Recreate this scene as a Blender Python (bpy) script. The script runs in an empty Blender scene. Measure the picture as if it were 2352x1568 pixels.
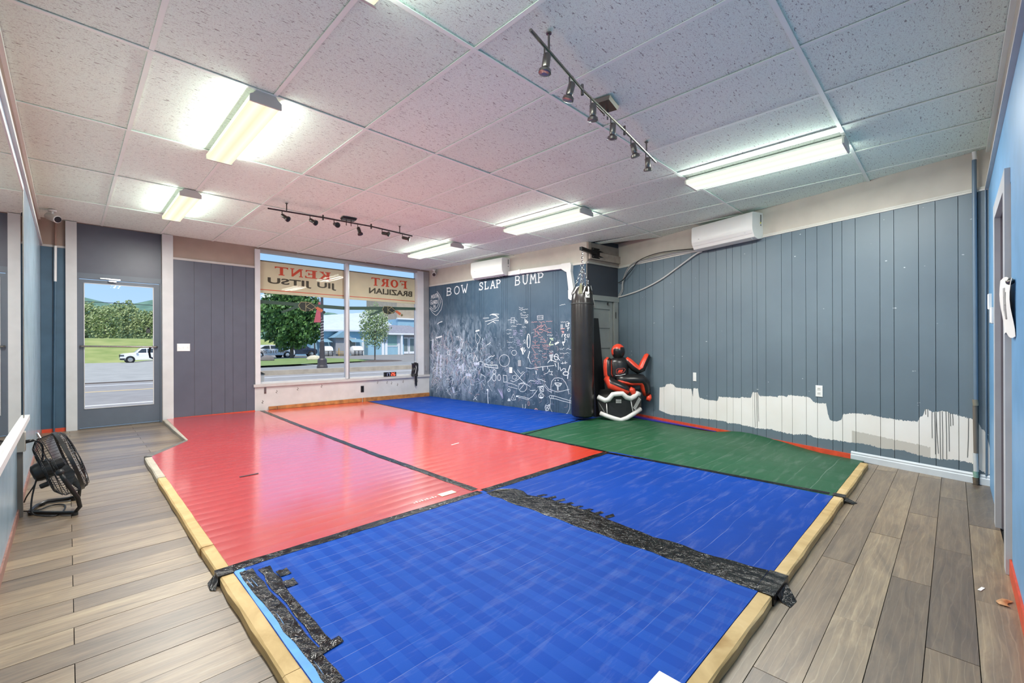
import bpy, math, random
from mathutils import Vector, Matrix
rng = random.Random(7)
sc = bpy.context.scene
COL = sc.collection
# ---------------------------------------------------------------- camera
F_PX, CY, YAW, ROLL, ZC = 1018.64, 792.857, 0.7864, -0.0039, 1.15
fw = Vector((math.sin(YAW), math.cos(YAW), 0)); r0 = Vector((math.cos(YAW), -math.sin(YAW), 0)); u0 = Vector((0, 0, 1))
r2 = r0*math.cos(ROLL) + u0*math.sin(ROLL); u2 = -r0*math.sin(ROLL) + u0*math.cos(ROLL)
cd = bpy.data.cameras.new('camera'); cam = bpy.data.objects.new('camera', cd); COL.objects.link(cam)
cd.sensor_width = 36; cd.lens = 36*F_PX/2352; cd.shift_y = (CY-784)/2352; cd.clip_start = 0.02; cd.clip_end = 2000
mw = Matrix((r2, u2, -fw)).transposed().to_4x4(); mw.translation = Vector((0, 0, ZC)); cam.matrix_world = mw
sc.camera = cam
# ---------------------------------------------------------------- world, sun, exposure
sc.view_settings.view_transform = 'Standard'; sc.view_settings.look = 'None'; sc.view_settings.gamma = 1
sc.view_settings.use_curve_mapping = False; sc.view_settings.exposure = 0.45
W = bpy.data.worlds.new('sky'); sc.world = W; W.use_nodes = True
wn = W.node_tree.nodes; wl = W.node_tree.links
for n in list(wn): wn.remove(n)
wo = wn.new('ShaderNodeOutputWorld'); bg = wn.new('ShaderNodeBackground'); tc = wn.new('ShaderNodeTexCoord'); sx = wn.new('ShaderNodeSeparateXYZ'); rp = wn.new('ShaderNodeValToRGB')
wl.new(tc.outputs['Generated'], sx.inputs[0]); wl.new(sx.outputs['Z'], rp.inputs[0]); wl.new(rp.outputs[0], bg.inputs[0]); wl.new(bg.outputs[0], wo.inputs[0])
e = rp.color_ramp.elements
e[0].position = 0.0; e[0].color = (0.56, 0.74, 0.93, 1)
e[1].position = 1.0; e[1].color = (0.20, 0.42, 0.90, 1)
for p, c_ in ((0.06, (0.46, 0.69, 0.97, 1)), (0.2, (0.33, 0.60, 1.0, 1)), (0.45, (0.27, 0.52, 0.97, 1))):
    k = e.new(p); k.color = c_
SKY_STRENGTH = 0.80; LAMP_W = 46.0; SIDE_K = .07
bg.inputs[1].default_value = SKY_STRENGTH
sd = bpy.data.lights.new('sun', 'SUN'); sd.energy = 3.2; sd.angle = math.radians(4); sd.color = (1, 0.93, 0.82)
so = bpy.data.objects.new('sun', sd); COL.objects.link(so)
so.rotation_euler = Vector((0.25, 0.60, -1.0)).to_track_quat('-Z', 'Y').to_euler()

# ---------------------------------------------------------------- helpers
def fz(x, y):                      # the old floor is not level: it rises towards the street door
    u = x/5.4; v = y/7.89
    return -.015*(1-u)*(1-v) - .005*u*(1-v) + .10*(1-u)*v + .04*u*v
def srgb(h):
    h = h.lstrip('#'); v = [int(h[i:i+2], 16)/255 for i in (0, 2, 4)]
    return tuple(((c/12.92) if c <= .04045 else ((c+.055)/1.055)**2.4) for c in v) + (1,)
class N:                           # tiny node helper
    def __init__(s, name):
        s.m = bpy.data.materials.new(name); s.m.use_nodes = True; s.t = s.m.node_tree
        s.b = s.t.nodes['Principled BSDF']; s.out = s.t.nodes['Material Output']
    def n(s, typ, **kw):
        x = s.t.nodes.new('ShaderNode'+typ)
        for k, v in kw.items():
            if k.startswith('i_'):
                x.inputs[int(k[2:]) if k[2:].isdigit() else k[2:]].default_value = v
            else: setattr(x, k, v)
        return x
    def l(s, a, b): s.t.links.new(a, b); return b
    def coord(s, scale=(1, 1, 1)):
        t = s.n('TexCoord'); m = s.n('Mapping'); m.inputs['Scale'].default_value = scale
        s.l(t.outputs['Object'], m.inputs[0]); return m.outputs[0]
    def noise(s, scale, detail=3, vec=None, rough=.5, dist=0):
        x = s.n('TexNoise'); x.inputs['Scale'].default_value = scale; x.inputs['Detail'].default_value = detail
        x.inputs['Roughness'].default_value = rough; x.inputs['Distortion'].default_value = dist
        s.l(vec if vec else s.coord(), x.inputs['Vector']); return x.outputs['Fac']
    def ramp(s, fac, stops):
        x = s.n('ValToRGB'); e = x.color_ramp.elements
        while len(e) < len(stops): e.new(.5)
        for i, (p, c) in enumerate(stops):
            e[i].position = p; e[i].color = c if len(c) == 4 else tuple(c)+(1,)
        s.l(fac, x.inputs[0]); return x.outputs[0]
    def mix(s, fac, a, b, mode='MIX'):
        x = s.n('MixRGB', blend_type=mode)
        for i, v in ((0, fac), (1, a), (2, b)):
            if hasattr(v, 'links') or hasattr(v, 'is_linked'): s.l(v, x.inputs[i])
            else: x.inputs[i].default_value = v
        return x.outputs[0]
    def math(s, op, a, b=0.0, c=None, clamp=False):
        x = s.n('Math', operation=op, use_clamp=clamp)
        for i, v in enumerate((a, b, c)):
            if v is None: continue
            if hasattr(v, 'is_linked'): s.l(v, x.inputs[i])
            else: x.inputs[i].default_value = v
        return x.outputs[0]
    def set(s, **kw):
        for k, v in kw.items():
            k = {'rough': 'Roughness', 'base': 'Base Color', 'metal': 'Metallic', 'spec': 'Specular IOR Level', 'coat': 'Coat Weight', 'coatr': 'Coat Roughness', 'ior': 'IOR', 'alpha': 'Alpha', 'trans': 'Transmission Weight', 'coati': 'Coat IOR'}[k]
            if hasattr(v, 'is_linked'): s.l(v, s.b.inputs[k])
            else: s.b.inputs[k].default_value = v
        return s
    def bump(s, h, strength=.3, dist=.01):
        x = s.n('Bump'); x.inputs['Strength'].default_value = strength; x.inputs['Distance'].default_value = dist
        s.l(h, x.inputs['Height']); s.l(x.outputs[0], s.b.inputs['Normal']); return s
MATS = {}
def M(name, col, rough=.5, var=.12, vs=6, bump=0, bs=40, **kw):
    """paint / plastic / metal with a little wear: base colour varied by noise, optional bump"""
    if name in MATS: return MATS[name]
    n = N(name); c = srgb(col) if isinstance(col, str) else tuple(col)+(1,)
    if var:
        d = tuple(v*(1-var) for v in c[:3])+(1,); h = tuple(min(1, v*(1+var)) for v in c[:3])+(1,)
        n.set(base=n.ramp(n.noise(vs), [(.3, d), (.7, h)]))
    else: n.set(base=c)
    n.set(rough=rough, **kw)
    if bump: n.bump(n.noise(bs, 4), bump, .004)
    MATS[name] = n.m; return n.m
def emis(name, col, st):
    if name in MATS: return MATS[name]
    n = N(name); n.set(base=tuple(col)+(1,), rough=.4)
    n.b.inputs['Emission Color'].default_value = tuple(col)+(1,); n.b.inputs['Emission Strength'].default_value = st
    MATS[name] = n.m; return n.m

class Fr:                          # a wall frame: s along the wall (to the right as seen from the room), z up, n out of the wall
    def __init__(s, o, d):
        s.o = Vector((o[0], o[1], 0)); s.d = Vector((d[0], d[1], 0)).normalized(); s.k = s.d.cross(Vector((0, 0, 1)))
    def __call__(s, a, z, n=0): return s.o + s.d*a + Vector((0, 0, z)) + s.k*n
XYZ = lambda x, y, z: Vector((x, y, z))
class MB:
    def __init__(s): s.v = []; s.f = []; s.mi = []
    def add(s, vs, fs, mi=0):
        b = len(s.v); s.v += [Vector(v) for v in vs]; s.f += [tuple(b+i for i in f) for f in fs]; s.mi += [mi]*len(fs); return s
    def hexa(s, p, mi=0):          # 8 points: 4 bottom, 4 top
        return s.add(p, [(3, 2, 1, 0), (4, 5, 6, 7), (0, 1, 5, 4), (1, 2, 6, 5), (2, 3, 7, 6), (3, 0, 4, 7)], mi)
    def box(s, x0, x1, y0, y1, z0, z1, mi=0):
        return s.hexa([(x0, y0, z0), (x1, y0, z0), (x1, y1, z0), (x0, y1, z0), (x0, y0, z1), (x1, y0, z1), (x1, y1, z1), (x0, y1, z1)], mi)
    def fbox(s, fr, a0, a1, z0, z1, n0, n1, mi=0, z0b=None, z1b=None):   # box in a wall frame, ends may differ in height
        z0b = z0 if z0b is None else z0b; z1b = z1 if z1b is None else z1b
        return s.hexa([fr(a0, z0, n1), fr(a1, z0b, n1), fr(a1, z0b, n0), fr(a0, z0, n0), fr(a0, z1, n1), fr(a1, z1b, n1), fr(a1, z1b, n0), fr(a0, z1, n0)], mi)
    def rbox(s, fr, a0, a1, z0, z1, n0, n1, r=.01, mi=0):               # box with chamfered front edges
        p = [(a0, z0), (a1, z0), (a1, z1), (a0, z1)]; q = [(a0+r, z0+r), (a1-r, z0+r), (a1-r, z1-r), (a0+r, z1-r)]
        vs = [fr(a, z, n0) for a, z in p] + [fr(a, z, n1-r) for a, z in p] + [fr(a, z, n1) for a, z in q]
        fs = [(3, 2, 1, 0), (8, 9, 10, 11)]
        for i in range(4):
            j = (i+1) % 4; fs += [(i, j, 4+j, 4+i), (4+i, 4+j, 8+j, 8+i)]
        return s.add(vs, fs, mi)
    def poly(s, fr, pts, n0, n1, mi=0):                                  # extruded outline, counter-clockwise in (s, z)
        k = len(pts); vs = [fr(a, z, n0) for a, z in pts] + [fr(a, z, n1) for a, z in pts]
        return s.add(vs, [tuple(range(k-1, -1, -1)), tuple(range(k, 2*k))] + [(i, (i+1) % k, k+(i+1) % k, k+i) for i in range(k)], mi)
    def prof(s, fr, pts, a0, a1, mi=0):                                  # cross-section (n, z) swept along s
        k = len(pts); vs = [fr(a0, z, n) for n, z in pts] + [fr(a1, z, n) for n, z in pts]
        return s.add(vs, [tuple(range(k)), tuple(range(2*k-1, k-1, -1))] + [(i, k+i, k+(i+1) % k, (i+1) % k) for i in range(k)], mi)
    def tube(s, path, rad, seg=10, mi=0, caps=True, flat=1.0, up=None, mf=None):
        path = [Vector(p) for p in path]; n = len(path); rad = rad if isinstance(rad, (list, tuple)) else [rad]*n
        b = len(s.v); prev = None
        for i, p in enumerate(path):
            t = (path[min(i+1, n-1)]-path[max(i-1, 0)])
            if t.length < 1e-9: t = Vector((0, 0, 1))
            t.normalize()
            if prev is None:
                a = Vector(up) if up else (Vector((0, 0, 1)) if abs(t.z) < .9 else Vector((1, 0, 0)))
            else: a = prev
            x = a - t*a.dot(t)
            if x.length < 1e-6: x = t.orthogonal()
            x.normalize(); y = t.cross(x); prev = x
            for k in range(seg):
                an = 2*math.pi*k/seg; s.v.append(p + x*rad[i]*math.cos(an) + y*rad[i]*flat*math.sin(an))
        for i in range(n-1):
            for k in range(seg):
                q = (k+1) % seg; s.f.append((b+i*seg+k, b+i*seg+q, b+(i+1)*seg+q, b+(i+1)*seg+k)); s.mi.append(mf(i, k) if mf else mi)
        if caps:
            s.f.append(tuple(b+k for k in range(seg-1, -1, -1))); s.mi.append(mf(0, 0) if mf else mi)
            s.f.append(tuple(b+(n-1)*seg+k for k in range(seg))); s.mi.append(mf(n-1, 0) if mf else mi)
        return s
    def lathe(s, o, prof, seg=24, mi=0, axis=None, caps=True):                      # prof: (radius, height) pairs
        ax = Vector(axis).normalized() if axis else Vector((0, 0, 1)); x = ax.orthogonal().normalized(); y = ax.cross(x); o = Vector(o); b = len(s.v); m = len(prof)
        for r, h in prof:
            for k in range(seg):
                an = 2*math.pi*k/seg; s.v.append(o + ax*h + (x*math.cos(an)+y*math.sin(an))*max(r, 1e-4))
        for i in range(m-1):
            for k in range(seg):
                q = (k+1) % seg; s.f.append((b+i*seg+k, b+i*seg+q, b+(i+1)*seg+q, b+(i+1)*seg+k)); s.mi.append(mi)
        if caps:
            s.f.append(tuple(b+k for k in range(seg-1, -1, -1))); s.mi.append(mi)
            s.f.append(tuple(b+(m-1)*seg+k for k in range(seg))); s.mi.append(mi)
        return s
    def torus(s, o, R, r, axis=(0, 0, 1), seg=12, k=6, mi=0, stretch=1.0, sdir=None):
        ax = Vector(axis).normalized(); x = (Vector(sdir) - ax*Vector(sdir).dot(ax)).normalized() if sdir else ax.orthogonal().normalized(); y = ax.cross(x); o = Vector(o); b = len(s.v)
        for i in range(seg):
            a = 2*math.pi*i/seg; dr = x*math.cos(a)*stretch + y*math.sin(a); c = o+dr*R; rd = (x*math.cos(a)+y*math.sin(a))
            for j in range(k):
                q = 2*math.pi*j/k; s.v.append(c + rd*r*math.cos(q) + ax*r*math.sin(q))
        for i in range(seg):
            for j in range(k):
                s.f.append((b+i*k+j, b+((i+1) % seg)*k+j, b+((i+1) % seg)*k+(j+1) % k, b+i*k+(j+1) % k)); s.mi.append(mi)
        return s
    def sphere(s, o, r, seg=16, rings=10, mi=0, sc=(1, 1, 1), rot=None):
        o = Vector(o); b = len(s.v)
        for i in range(rings+1):
            t = math.pi*i/rings
            for k in range(seg):
                a = 2*math.pi*k/seg; p = Vector((math.sin(t)*math.cos(a)*sc[0], math.sin(t)*math.sin(a)*sc[1], math.cos(t)*sc[2]))*r
                s.v.append(o + (rot @ p if rot else p))
        for i in range(rings):
            for k in range(seg):
                q = (k+1) % seg; s.f.append((b+i*seg+k, b+(i+1)*seg+k, b+(i+1)*seg+q, b+i*seg+q)); s.mi.append(mi)
        return s
    def ribbon(s, fr, pts, w, n=.002, mi=0):                             # flat chalk / tape stroke on a wall frame
        for (a0, z0), (a1, z1) in zip(pts, pts[1:]):
            dx, dz = a1-a0, z1-z0; L = math.hypot(dx, dz) or 1e-6; px, pz = -dz/L*w/2, dx/L*w/2; ex, ez = dx/L*w*.3, dz/L*w*.3
            s.add([fr(a0-ex+px, z0-ez+pz, n), fr(a0-ex-px, z0-ez-pz, n), fr(a1+ex-px, z1+ez-pz, n), fr(a1+ex+px, z1+ez+pz, n)], [(0, 1, 2, 3)], mi)
        return s
    def grid(s, fn, nu, nv, mi=0):                                       # fn(u, v) -> point
        b = len(s.v)
        for j in range(nv+1):
            for i in range(nu+1): s.v.append(Vector(fn(i/nu, j/nv)))
        for j in range(nv):
            for i in range(nu):
                q = b+j*(nu+1)+i; s.f.append((q, q+1, q+nu+2, q+nu+1)); s.mi.append(mi)
        return s
def obj(name, mb, mat, parent=None, smooth=False):
    me = bpy.data.meshes.new(name); me.from_pydata([tuple(v) for v in mb.v], [], mb.f)
    for m in (mat if isinstance(mat, (list, tuple)) else [mat]): me.materials.append(m)
    if any(mb.mi): me.polygons.foreach_set('material_index', mb.mi)
    if smooth: me.polygons.foreach_set('use_smooth', [True]*len(me.polygons))
    me.update(); o = bpy.data.objects.new(name, me); COL.objects.link(o)
    if smooth and smooth != 'all': me.set_sharp_from_angle(angle=math.radians(40))
    if parent: o.parent = parent; o.matrix_parent_inverse = parent.matrix_basis.inverted()
    return o
def tag(o, label=None, cat=None, group=None, kind=None):
    if label: o['label'] = label
    if cat: o['category'] = cat
    if group: o['group'] = group
    if kind: o['kind'] = kind
    return o
def thing(name, label, cat, loc=(0, 0, 0), group=None):
    o = bpy.data.objects.new(name, None); COL.objects.link(o); o.location = loc; o.empty_display_size = .05
    return tag(o, label, cat, group)
def single(name, mb, mat, label, cat, group=None, smooth=False): return tag(obj(name, mb, mat, None, smooth), label, cat, group)
def struct(name, mb, mat, label, parent=None, smooth=False):
    o = obj(name, mb, mat, parent, smooth)
    if not parent: tag(o, label, None, None, 'structure')
    return o
def text_mesh(txt, size, offset=0.0, shear=0.0, space=1.0):
    cu = bpy.data.curves.new('t', 'FONT'); cu.body = txt; cu.size = size; cu.offset = offset; cu.shear = shear; cu.space_character = space; cu.resolution_u = 3
    o = bpy.data.objects.new('t', cu); me = bpy.data.meshes.new_from_object(o)
    vs = [v.co.copy() for v in me.vertices]; fs = [tuple(p.vertices) for p in me.polygons]
    bpy.data.objects.remove(o); bpy.data.curves.remove(cu); bpy.data.meshes.remove(me); return vs, fs
def put_text(mb, fr, txt, a0, a1, z0, z1, n, mirror=False, offset=0.0, shear=0.0, mi=0):   # fit text into a rectangle on a frame
    vs, fs = text_mesh(txt, 1, offset, shear); xs = [v.x for v in vs]; ys = [v.y for v in vs]; x0, x1, y0, y1 = min(xs), max(xs), min(ys), max(ys)
    pts = []
    for v in vs:
        u = (v.x-x0)/(x1-x0); t = (v.y-y0)/(y1-y0); u = 1-u if mirror else u; pts.append(fr(a0+(a1-a0)*u, z0+(z1-z0)*t, n))
    mb.add(pts, [f[::-1] for f in fs] if mirror else fs, mi)
FR = Fr((0, 7.89), (1, 0)); RI = Fr((6.388, 3.903), (-.2583513, -.966051)); CH = Fr((5.42, 7.89), (.05134606, -.99868)); RT = Fr((5.62, 3.98), (.768, -.077))
LE = Fr((-.25, 0), (0, 1)); BA = Fr((0, -.205), (-1, 0)); CEIL = 2.728
# ---------------------------------------------------------------- materials
def plank_mat():
    n = N('vinyl_plank'); oi = n.n('ObjectInfo'); tcn = n.n('TexCoord')
    off = n.n('VectorMath', operation='ADD'); cmb = n.n('CombineXYZ')
    n.l(n.math('MULTIPLY', oi.outputs['Random'], 37.0), cmb.inputs[0]); n.l(n.math('MULTIPLY', oi.outputs['Random'], 91.0), cmb.inputs[1])
    n.l(tcn.outputs['Object'], off.inputs[0]); n.l(cmb.outputs[0], off.inputs[1])
    mp = n.n('Mapping'); mp.inputs['Scale'].default_value = (1.3, 9, 1); n.l(off.outputs[0], mp.inputs[0])
    mp2 = n.n('Mapping'); mp2.inputs['Scale'].default_value = (5, 60, 1); n.l(off.outputs[0], mp2.inputs[0])
    g1 = n.noise(1.5, 7, mp.outputs[0], .68, 1.0); g2 = n.noise(1.0, 4, mp2.outputs[0], .6, .4)
    wv = n.n('TexWave', wave_type='RINGS', rings_direction='Z'); wv.inputs['Scale'].default_value = 1.5; wv.inputs['Distortion'].default_value = 7; wv.inputs['Detail'].default_value = 3; wv.inputs['Detail Scale'].default_value = 1.2
    n.l(mp.outputs[0], wv.inputs[0])
    col = n.ramp(g1, [(.22, srgb('#605750')), (.5, srgb('#897d6f')), (.78, srgb('#aba08e'))])
    col = n.mix(.35, col, n.ramp(g2, [(.3, srgb('#5a4c40')), (.7, srgb('#b5a283'))]), 'OVERLAY')
    col = n.mix(n.ramp(wv.outputs['Fac'], [(.95, (0, 0, 0)), (1, (.16, .16, .16))]), col, srgb('#cfc4b0'))
    tone = n.ramp(oi.outputs['Random'], [(0, srgb('#b8b0aa')), (.45, srgb('#e6ddd0')), (.8, srgb('#f0e8d8')), (1, srgb('#fff9ea'))])
    col = n.mix(1.0, col, tone, 'MULTIPLY'); col = n.mix(1.0, col, (1.25, 1.25, 1.25, 1), 'MULTIPLY')
    n.set(base=col, rough=.42, spec=.5, coat=.55, coatr=.42, coati=1.6); n.bump(g2, .08, .002); return n.m
MATS['plank'] = plank_mat()
def tile_mat():
    n = N('ceiling_tile'); oi = n.n('ObjectInfo')
    d = n.noise(1, 2.5, n.coord((34, 120, 1)), .55, .8); f = n.noise(1, 2, n.coord((150, 190, 1)), .6)
    d = n.ramp(d, [(.615, (0, 0, 0)), (.68, (.75, .75, .75))]); f = n.ramp(f, [(.54, (0, 0, 0)), (.70, (.5, .5, .5))])
    tone = n.ramp(oi.outputs['Random'], [(0, srgb('#e4f6ea')), (1, srgb('#ecfaf0'))])
    dirt = n.ramp(n.noise(1.1, 4), [(.62, (0, 0, 0)), (.85, (.25, .25, .25))])
    col = n.mix(dirt, tone, srgb('#b4aca4')); col = n.mix(f, col, srgb('#9c9894')); col = n.mix(d, col, srgb('#6d6a67'))
    n.set(base=col, rough=.9, spec=.1); return n.m
MATS['tile'] = tile_mat()
def panel_paint():                 # slate paint on the right wall, with the bare white strip left where a wall mat was torn off
    n = N('slate_paint_with_bare_strip'); g = n.n('NewGeometry')
    sub = n.n('VectorMath', operation='SUBTRACT'); sub.inputs[1].default_value = (6.388, 3.903, 0); n.l(g.outputs['Position'], sub.inputs[0])
    dt = n.n('VectorMath', operation='DOT_PRODUCT'); dt.inputs[1].default_value = (-.2583513, -.966051, 0); n.l(sub.outputs[0], dt.inputs[0])
    s = n.math('DIVIDE', dt.outputs['Value'], 4.4); sp = n.n('SeparateXYZ'); n.l(g.outputs['Position'], sp.inputs[0]); z = sp.outputs['Z']
    top = [[0.847,0.52],[0.964,0.539],[0.973,0.575],[1.062,0.592],[1.117,0.577],[1.125,0.558],[1.18,0.543],[1.419,0.544],[1.425,0.446],[1.441,0.558],[1.512,0.561],[1.533,0.437],[1.671,0.421],[1.809,0.424],[1.816,0.481],[2.112,0.49],[2.118,0.507],[2.249,0.506],[2.261,0.532],[2.267,0.576],[2.317,0.581],[2.338,0.572],[2.35,0.541],[2.565,0.551],[2.575,0.57],[2.664,0.564],[2.679,0.583],[2.877,0.585],[2.917,0.566],[2.926,0.543],[2.975,0.524],[3.065,0.529],[3.082,0.371],[3.135,0.355],[3.202,0.379],[3.213,0.436],[3.257,0.455],[3.33,0.465],[3.456,0.463],[3.528,0.454],[3.629,0.448],[3.746,0.447],[3.8,0.451],[3.802,0.492],[3.837,0.503],[3.843,0.569],[3.875,0.567],[3.896,0.544],[3.975,0.569],[4.004,0.558],[4.068,0.542],[4.122,0.525],[4.139,0.541],[4.145,0.516],[4.186,0.519],[4.19,0.481],[4.209,0.446],[4.226,0.441],[4.238,0.36],[4.259,0.265],[4.27,.1]]
    bot = [[0.846,0.19],[0.905,0.175],[0.987,0.159],[1.067,0.144],[1.209,0.156],[1.461,0.16],[1.588,0.171],[1.789,0.176],[1.928,0.179],[1.941,0.158],[2.074,0.172],[2.326,0.154],[2.476,0.17],[2.599,0.158],[2.736,0.151],[2.83,0.172],[2.903,0.175],[2.939,0.157],[3.102,0.162],[3.297,0.166],[3.361,0.174],[3.44,0.17],[3.531,0.157],[3.643,0.164],[3.709,0.172],[3.79,0.151],[3.869,0.145],[3.933,0.142],[3.995,0.154],[4.059,0.164],[4.098,0.159],[4.163,0.153],[4.187,0.114],[4.218,0.1],[4.248,0.081]]
    def curve(pts, first):
        c = n.n('FloatCurve'); n.l(s, c.inputs['Value']); cp = c.mapping.curves[0].points
        pts = [[0, first], [pts[0][0]-.004, first]]+pts
        cp[0].location = (0, first); cp[1].location = (1, pts[-1][1])
        for a, b in pts[1:]: cp.new(a/4.4, b)
        for q in cp: q.handle_type = 'VECTOR'
        c.mapping.update(); return c.outputs[0]
    j = n.math('MULTIPLY', n.math('SUBTRACT', n.noise(70, 3), .5), .035)
    zz = n.math('ADD', z, j); mask = n.math('MULTIPLY', n.math('LESS_THAN', zz, curve(top, 0)), n.math('GREATER_THAN', zz, curve(bot, .19)))
    grey = n.math('MULTIPLY', n.math('GREATER_THAN', s, 3.29/4.4), n.math('MULTIPLY', n.math('LESS_THAN', s, 3.885/4.4), n.math('LESS_THAN', n.math('ADD', zz, n.math('MULTIPLY', n.math('SUBTRACT', s, .75), .35)), .285)))
    white = n.mix(n.ramp(n.noise(2.2, 4), [(.35, (0, 0, 0)), (.75, (.3, .3, .3))]), srgb('#e3e1de'), srgb('#c9bfae')); white = n.mix(grey, white, srgb('#bdb9b2'))
    paint = n.ramp(n.noise(1.5, 4), [(.3, srgb('#5f6e79')), (.7, srgb('#677781'))])
    speck = n.ramp(n.noise(1, 2, n.coord((14, 14, 30))), [(.76, (0, 0, 0)), (.775, (.75, .75, .75))])
    paint = n.mix(speck, paint, srgb('#c5cdd2'))
    n.set(base=n.mix(mask, paint, white), rough=.42, spec=.4); n.bump(n.noise(180, 3), .08, .003); return n.m
MATS['slatewall'] = panel_paint()
def chalkboard():
    n = N('chalkboard_paint'); g = n.n('NewGeometry'); sp = n.n('SeparateXYZ'); n.l(g.outputs['Position'], sp.inputs[0])
    base = n.ramp(n.noise(1.2, 4), [(.3, srgb('#33495c')), (.7, srgb('#40586c'))])
    hz = n.math('MULTIPLY', n.ramp(sp.outputs['Z'], [(.05, (.35, .35, .35)), (.35, (1, 1, 1)), (.95, (.9, .9, .9)), (1, (.7, .7, .7))]), n.ramp(n.math('SUBTRACT', 2.55, sp.outputs['Z']), [(.75, (.12, .12, .12)), (1, (1, 1, 1))]))
    ly = n.ramp(n.math('DIVIDE', n.math('SUBTRACT', sp.outputs['Y'], 4.0), 3.9), [(.2, (.15, .15, .15)), (.6, (.5, .5, .5)), (.72, (1, 1, 1))])
    sm = n.ramp(n.noise(1, 6, n.coord((5, 9, 4)), .68, .9), [(.40, (0, 0, 0)), (.72, (.85, .85, .85))])
    dust = n.mix(n.math('MULTIPLY', n.math('MULTIPLY', hz, ly), n.math('MULTIPLY', sm, 1.0)), base, srgb('#c3d2e2'))
    n.set(base=dust, rough=.5, spec=.4); n.bump(n.noise(150, 3), .06, .003); return n.m
MATS['chalkboard'] = chalkboard()
def mat_vinyl(name, col, dark, ribs=9.0, cross=0.0, rough=.3, coat=.6, ci=1.5, spec=.5, band=None):   # roll-out wrestling mat: slats telegraph through the vinyl
    n = N(name); tcn = n.n('TexCoord'); sp = n.n('SeparateXYZ'); n.l(tcn.outputs['Object'], sp.inputs[0])
    wob = n.noise(1.3, 2)
    y = n.math('ADD', n.math('MULTIPLY', sp.outputs['Y'], ribs), n.math('MULTIPLY', wob, .5))
    rib = n.math('POWER', n.math('ABSOLUTE', n.math('SUBTRACT', n.math('FRACT', y), .5)), 2.0)
    h = n.math('MULTIPLY', n.math('SUBTRACT', .25, rib), n.math('MULTIPLY', n.noise(.9, 3), 2.2))
    if cross:
        x = n.math('MULTIPLY', sp.outputs['X'], cross); rx = n.math('POWER', n.math('ABSOLUTE', n.math('SUBTRACT', n.math('FRACT', x), .5)), 2.0)
        h = n.math('ADD', h, n.math('MULTIPLY', n.math('SUBTRACT', .25, rx), .6))
    h = n.math('ADD', h, n.math('MULTIPLY', n.noise(7, 4), .10)); h = n.math('ADD', h, n.math('MULTIPLY', n.noise(260, 2), .015))
    scuff = n.ramp(n.noise(1, 5, n.coord((3, 16, 1)), .7, .3), [(.52, (0, 0, 0)), (.78, (.20, .20, .20))])
    crease = n.math('MULTIPLY', n.math('GREATER_THAN', rib, .236), n.ramp(n.noise(2.2, 3), [(.42, (0, 0, 0)), (.62, (.30, .30, .30))])); scuff = n.math('ADD', scuff, crease)
    c = n.ramp(n.noise(.8, 3), [(.3, srgb(dark)), (.7, srgb(col))]); hi = tuple(min(1, v*.6+.30) for v in srgb(col)[:3])+(1,)
    if band:                        # sheen on the quilted relief, painted in as lighter blue bands that fade out
        bx = n.math('GREATER_THAN', n.math('FRACT', n.math('MULTIPLY', sp.outputs['X'], 9.5)), .5); fade = n.ramp(n.math('ADD', sp.outputs['X'], n.math('MULTIPLY', n.noise(1.6, 3), .9)), [(.45, (.62, .62, .62)), (.95, (.16, .16, .16))])
        c = n.mix(n.math('MULTIPLY', bx, fade), c, srgb(band))
    n.set(base=n.mix(scuff, c, hi), rough=n.math('ADD', rough, n.math('MULTIPLY', n.noise(3, 4), .12)), spec=spec, coat=coat, coatr=.14, coati=ci); n.bump(h, .8, .014); return n.m
MATS['red_mat'] = mat_vinyl('red_mat_vinyl', '#cf2c26', '#c52724', 9, 0, .3, 1.0, 4.2)
MATS['orange_mat'] = mat_vinyl('orange_mat_vinyl', '#e6401f', '#d8351f', 9, 0, .3, 1.0, 3.0)
MATS['blue_mat'] = mat_vinyl('blue_mat_vinyl', '#0843a0', '#063b90', 9, 9, .5, .0, 1.5, .12, '#2f67bd')
MATS['blue_mat2'] = mat_vinyl('blue_mat_smooth', '#063f9a', '#05388c', 8, 4, .48, .0, 1.5, .12)
MATS['green_mat'] = mat_vinyl('green_mat_vinyl', '#225539', '#1e4d33', 6, 3, .42, .0, 1.5, .22)
def timber():
    n = N('pine_timber'); g = n.noise(1, 5, n.coord((3, 3, 30)), .6, 1.5); k = n.noise(5, 3)
    c = n.ramp(g, [(.3, srgb('#a88c58')), (.6, srgb('#c4a875')), (.8, srgb('#d2bd92'))]); c = n.mix(n.ramp(k, [(.62, (0, 0, 0)), (.72, (.7, .7, .7))]), c, srgb('#8f6a30'))
    n.set(base=c, rough=.65); n.bump(g, .2, .004); return n.m
MATS['timber'] = timber()
def tape():
    n = N('black_duct_tape'); h = n.noise(1, 4, n.coord((22, 22, 4)), .65, .6); n.set(base=n.ramp(n.noise(14), [(.3, srgb('#0b0b0b')), (.7, srgb('#161514'))]), rough=.16, spec=.35); n.bump(h, .9, .012); return n.m
MATS['tape'] = tape()
def glass(name, tint=(1, 1, 1)):
    n = N(name); tr = n.n('BsdfTransparent'); tr.inputs[0].default_value = tuple(tint)+(1,); gl = n.n('BsdfGlossy'); gl.inputs['Roughness'].default_value = 0.0
    fr = n.n('Fresnel'); fr.inputs[0].default_value = 1.16; mx = n.n('MixShader'); n.l(fr.outputs[0], mx.inputs[0]); n.l(tr.outputs[0], mx.inputs[1]); n.l(gl.outputs[0], mx.inputs[2]); n.l(mx.outputs[0], n.out.inputs[0]); return n.m
MATS['glass'] = glass('window_glass')
white = M('white_gloss_trim', '#c8c8c7', .4, .05); beige = M('beige_plaster', '#c2bbb0', .7, .05, bump=.1, bs=90); tan = M('brown_plaster', '#9c887c', .7, .06, bump=.1, bs=90)
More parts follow.
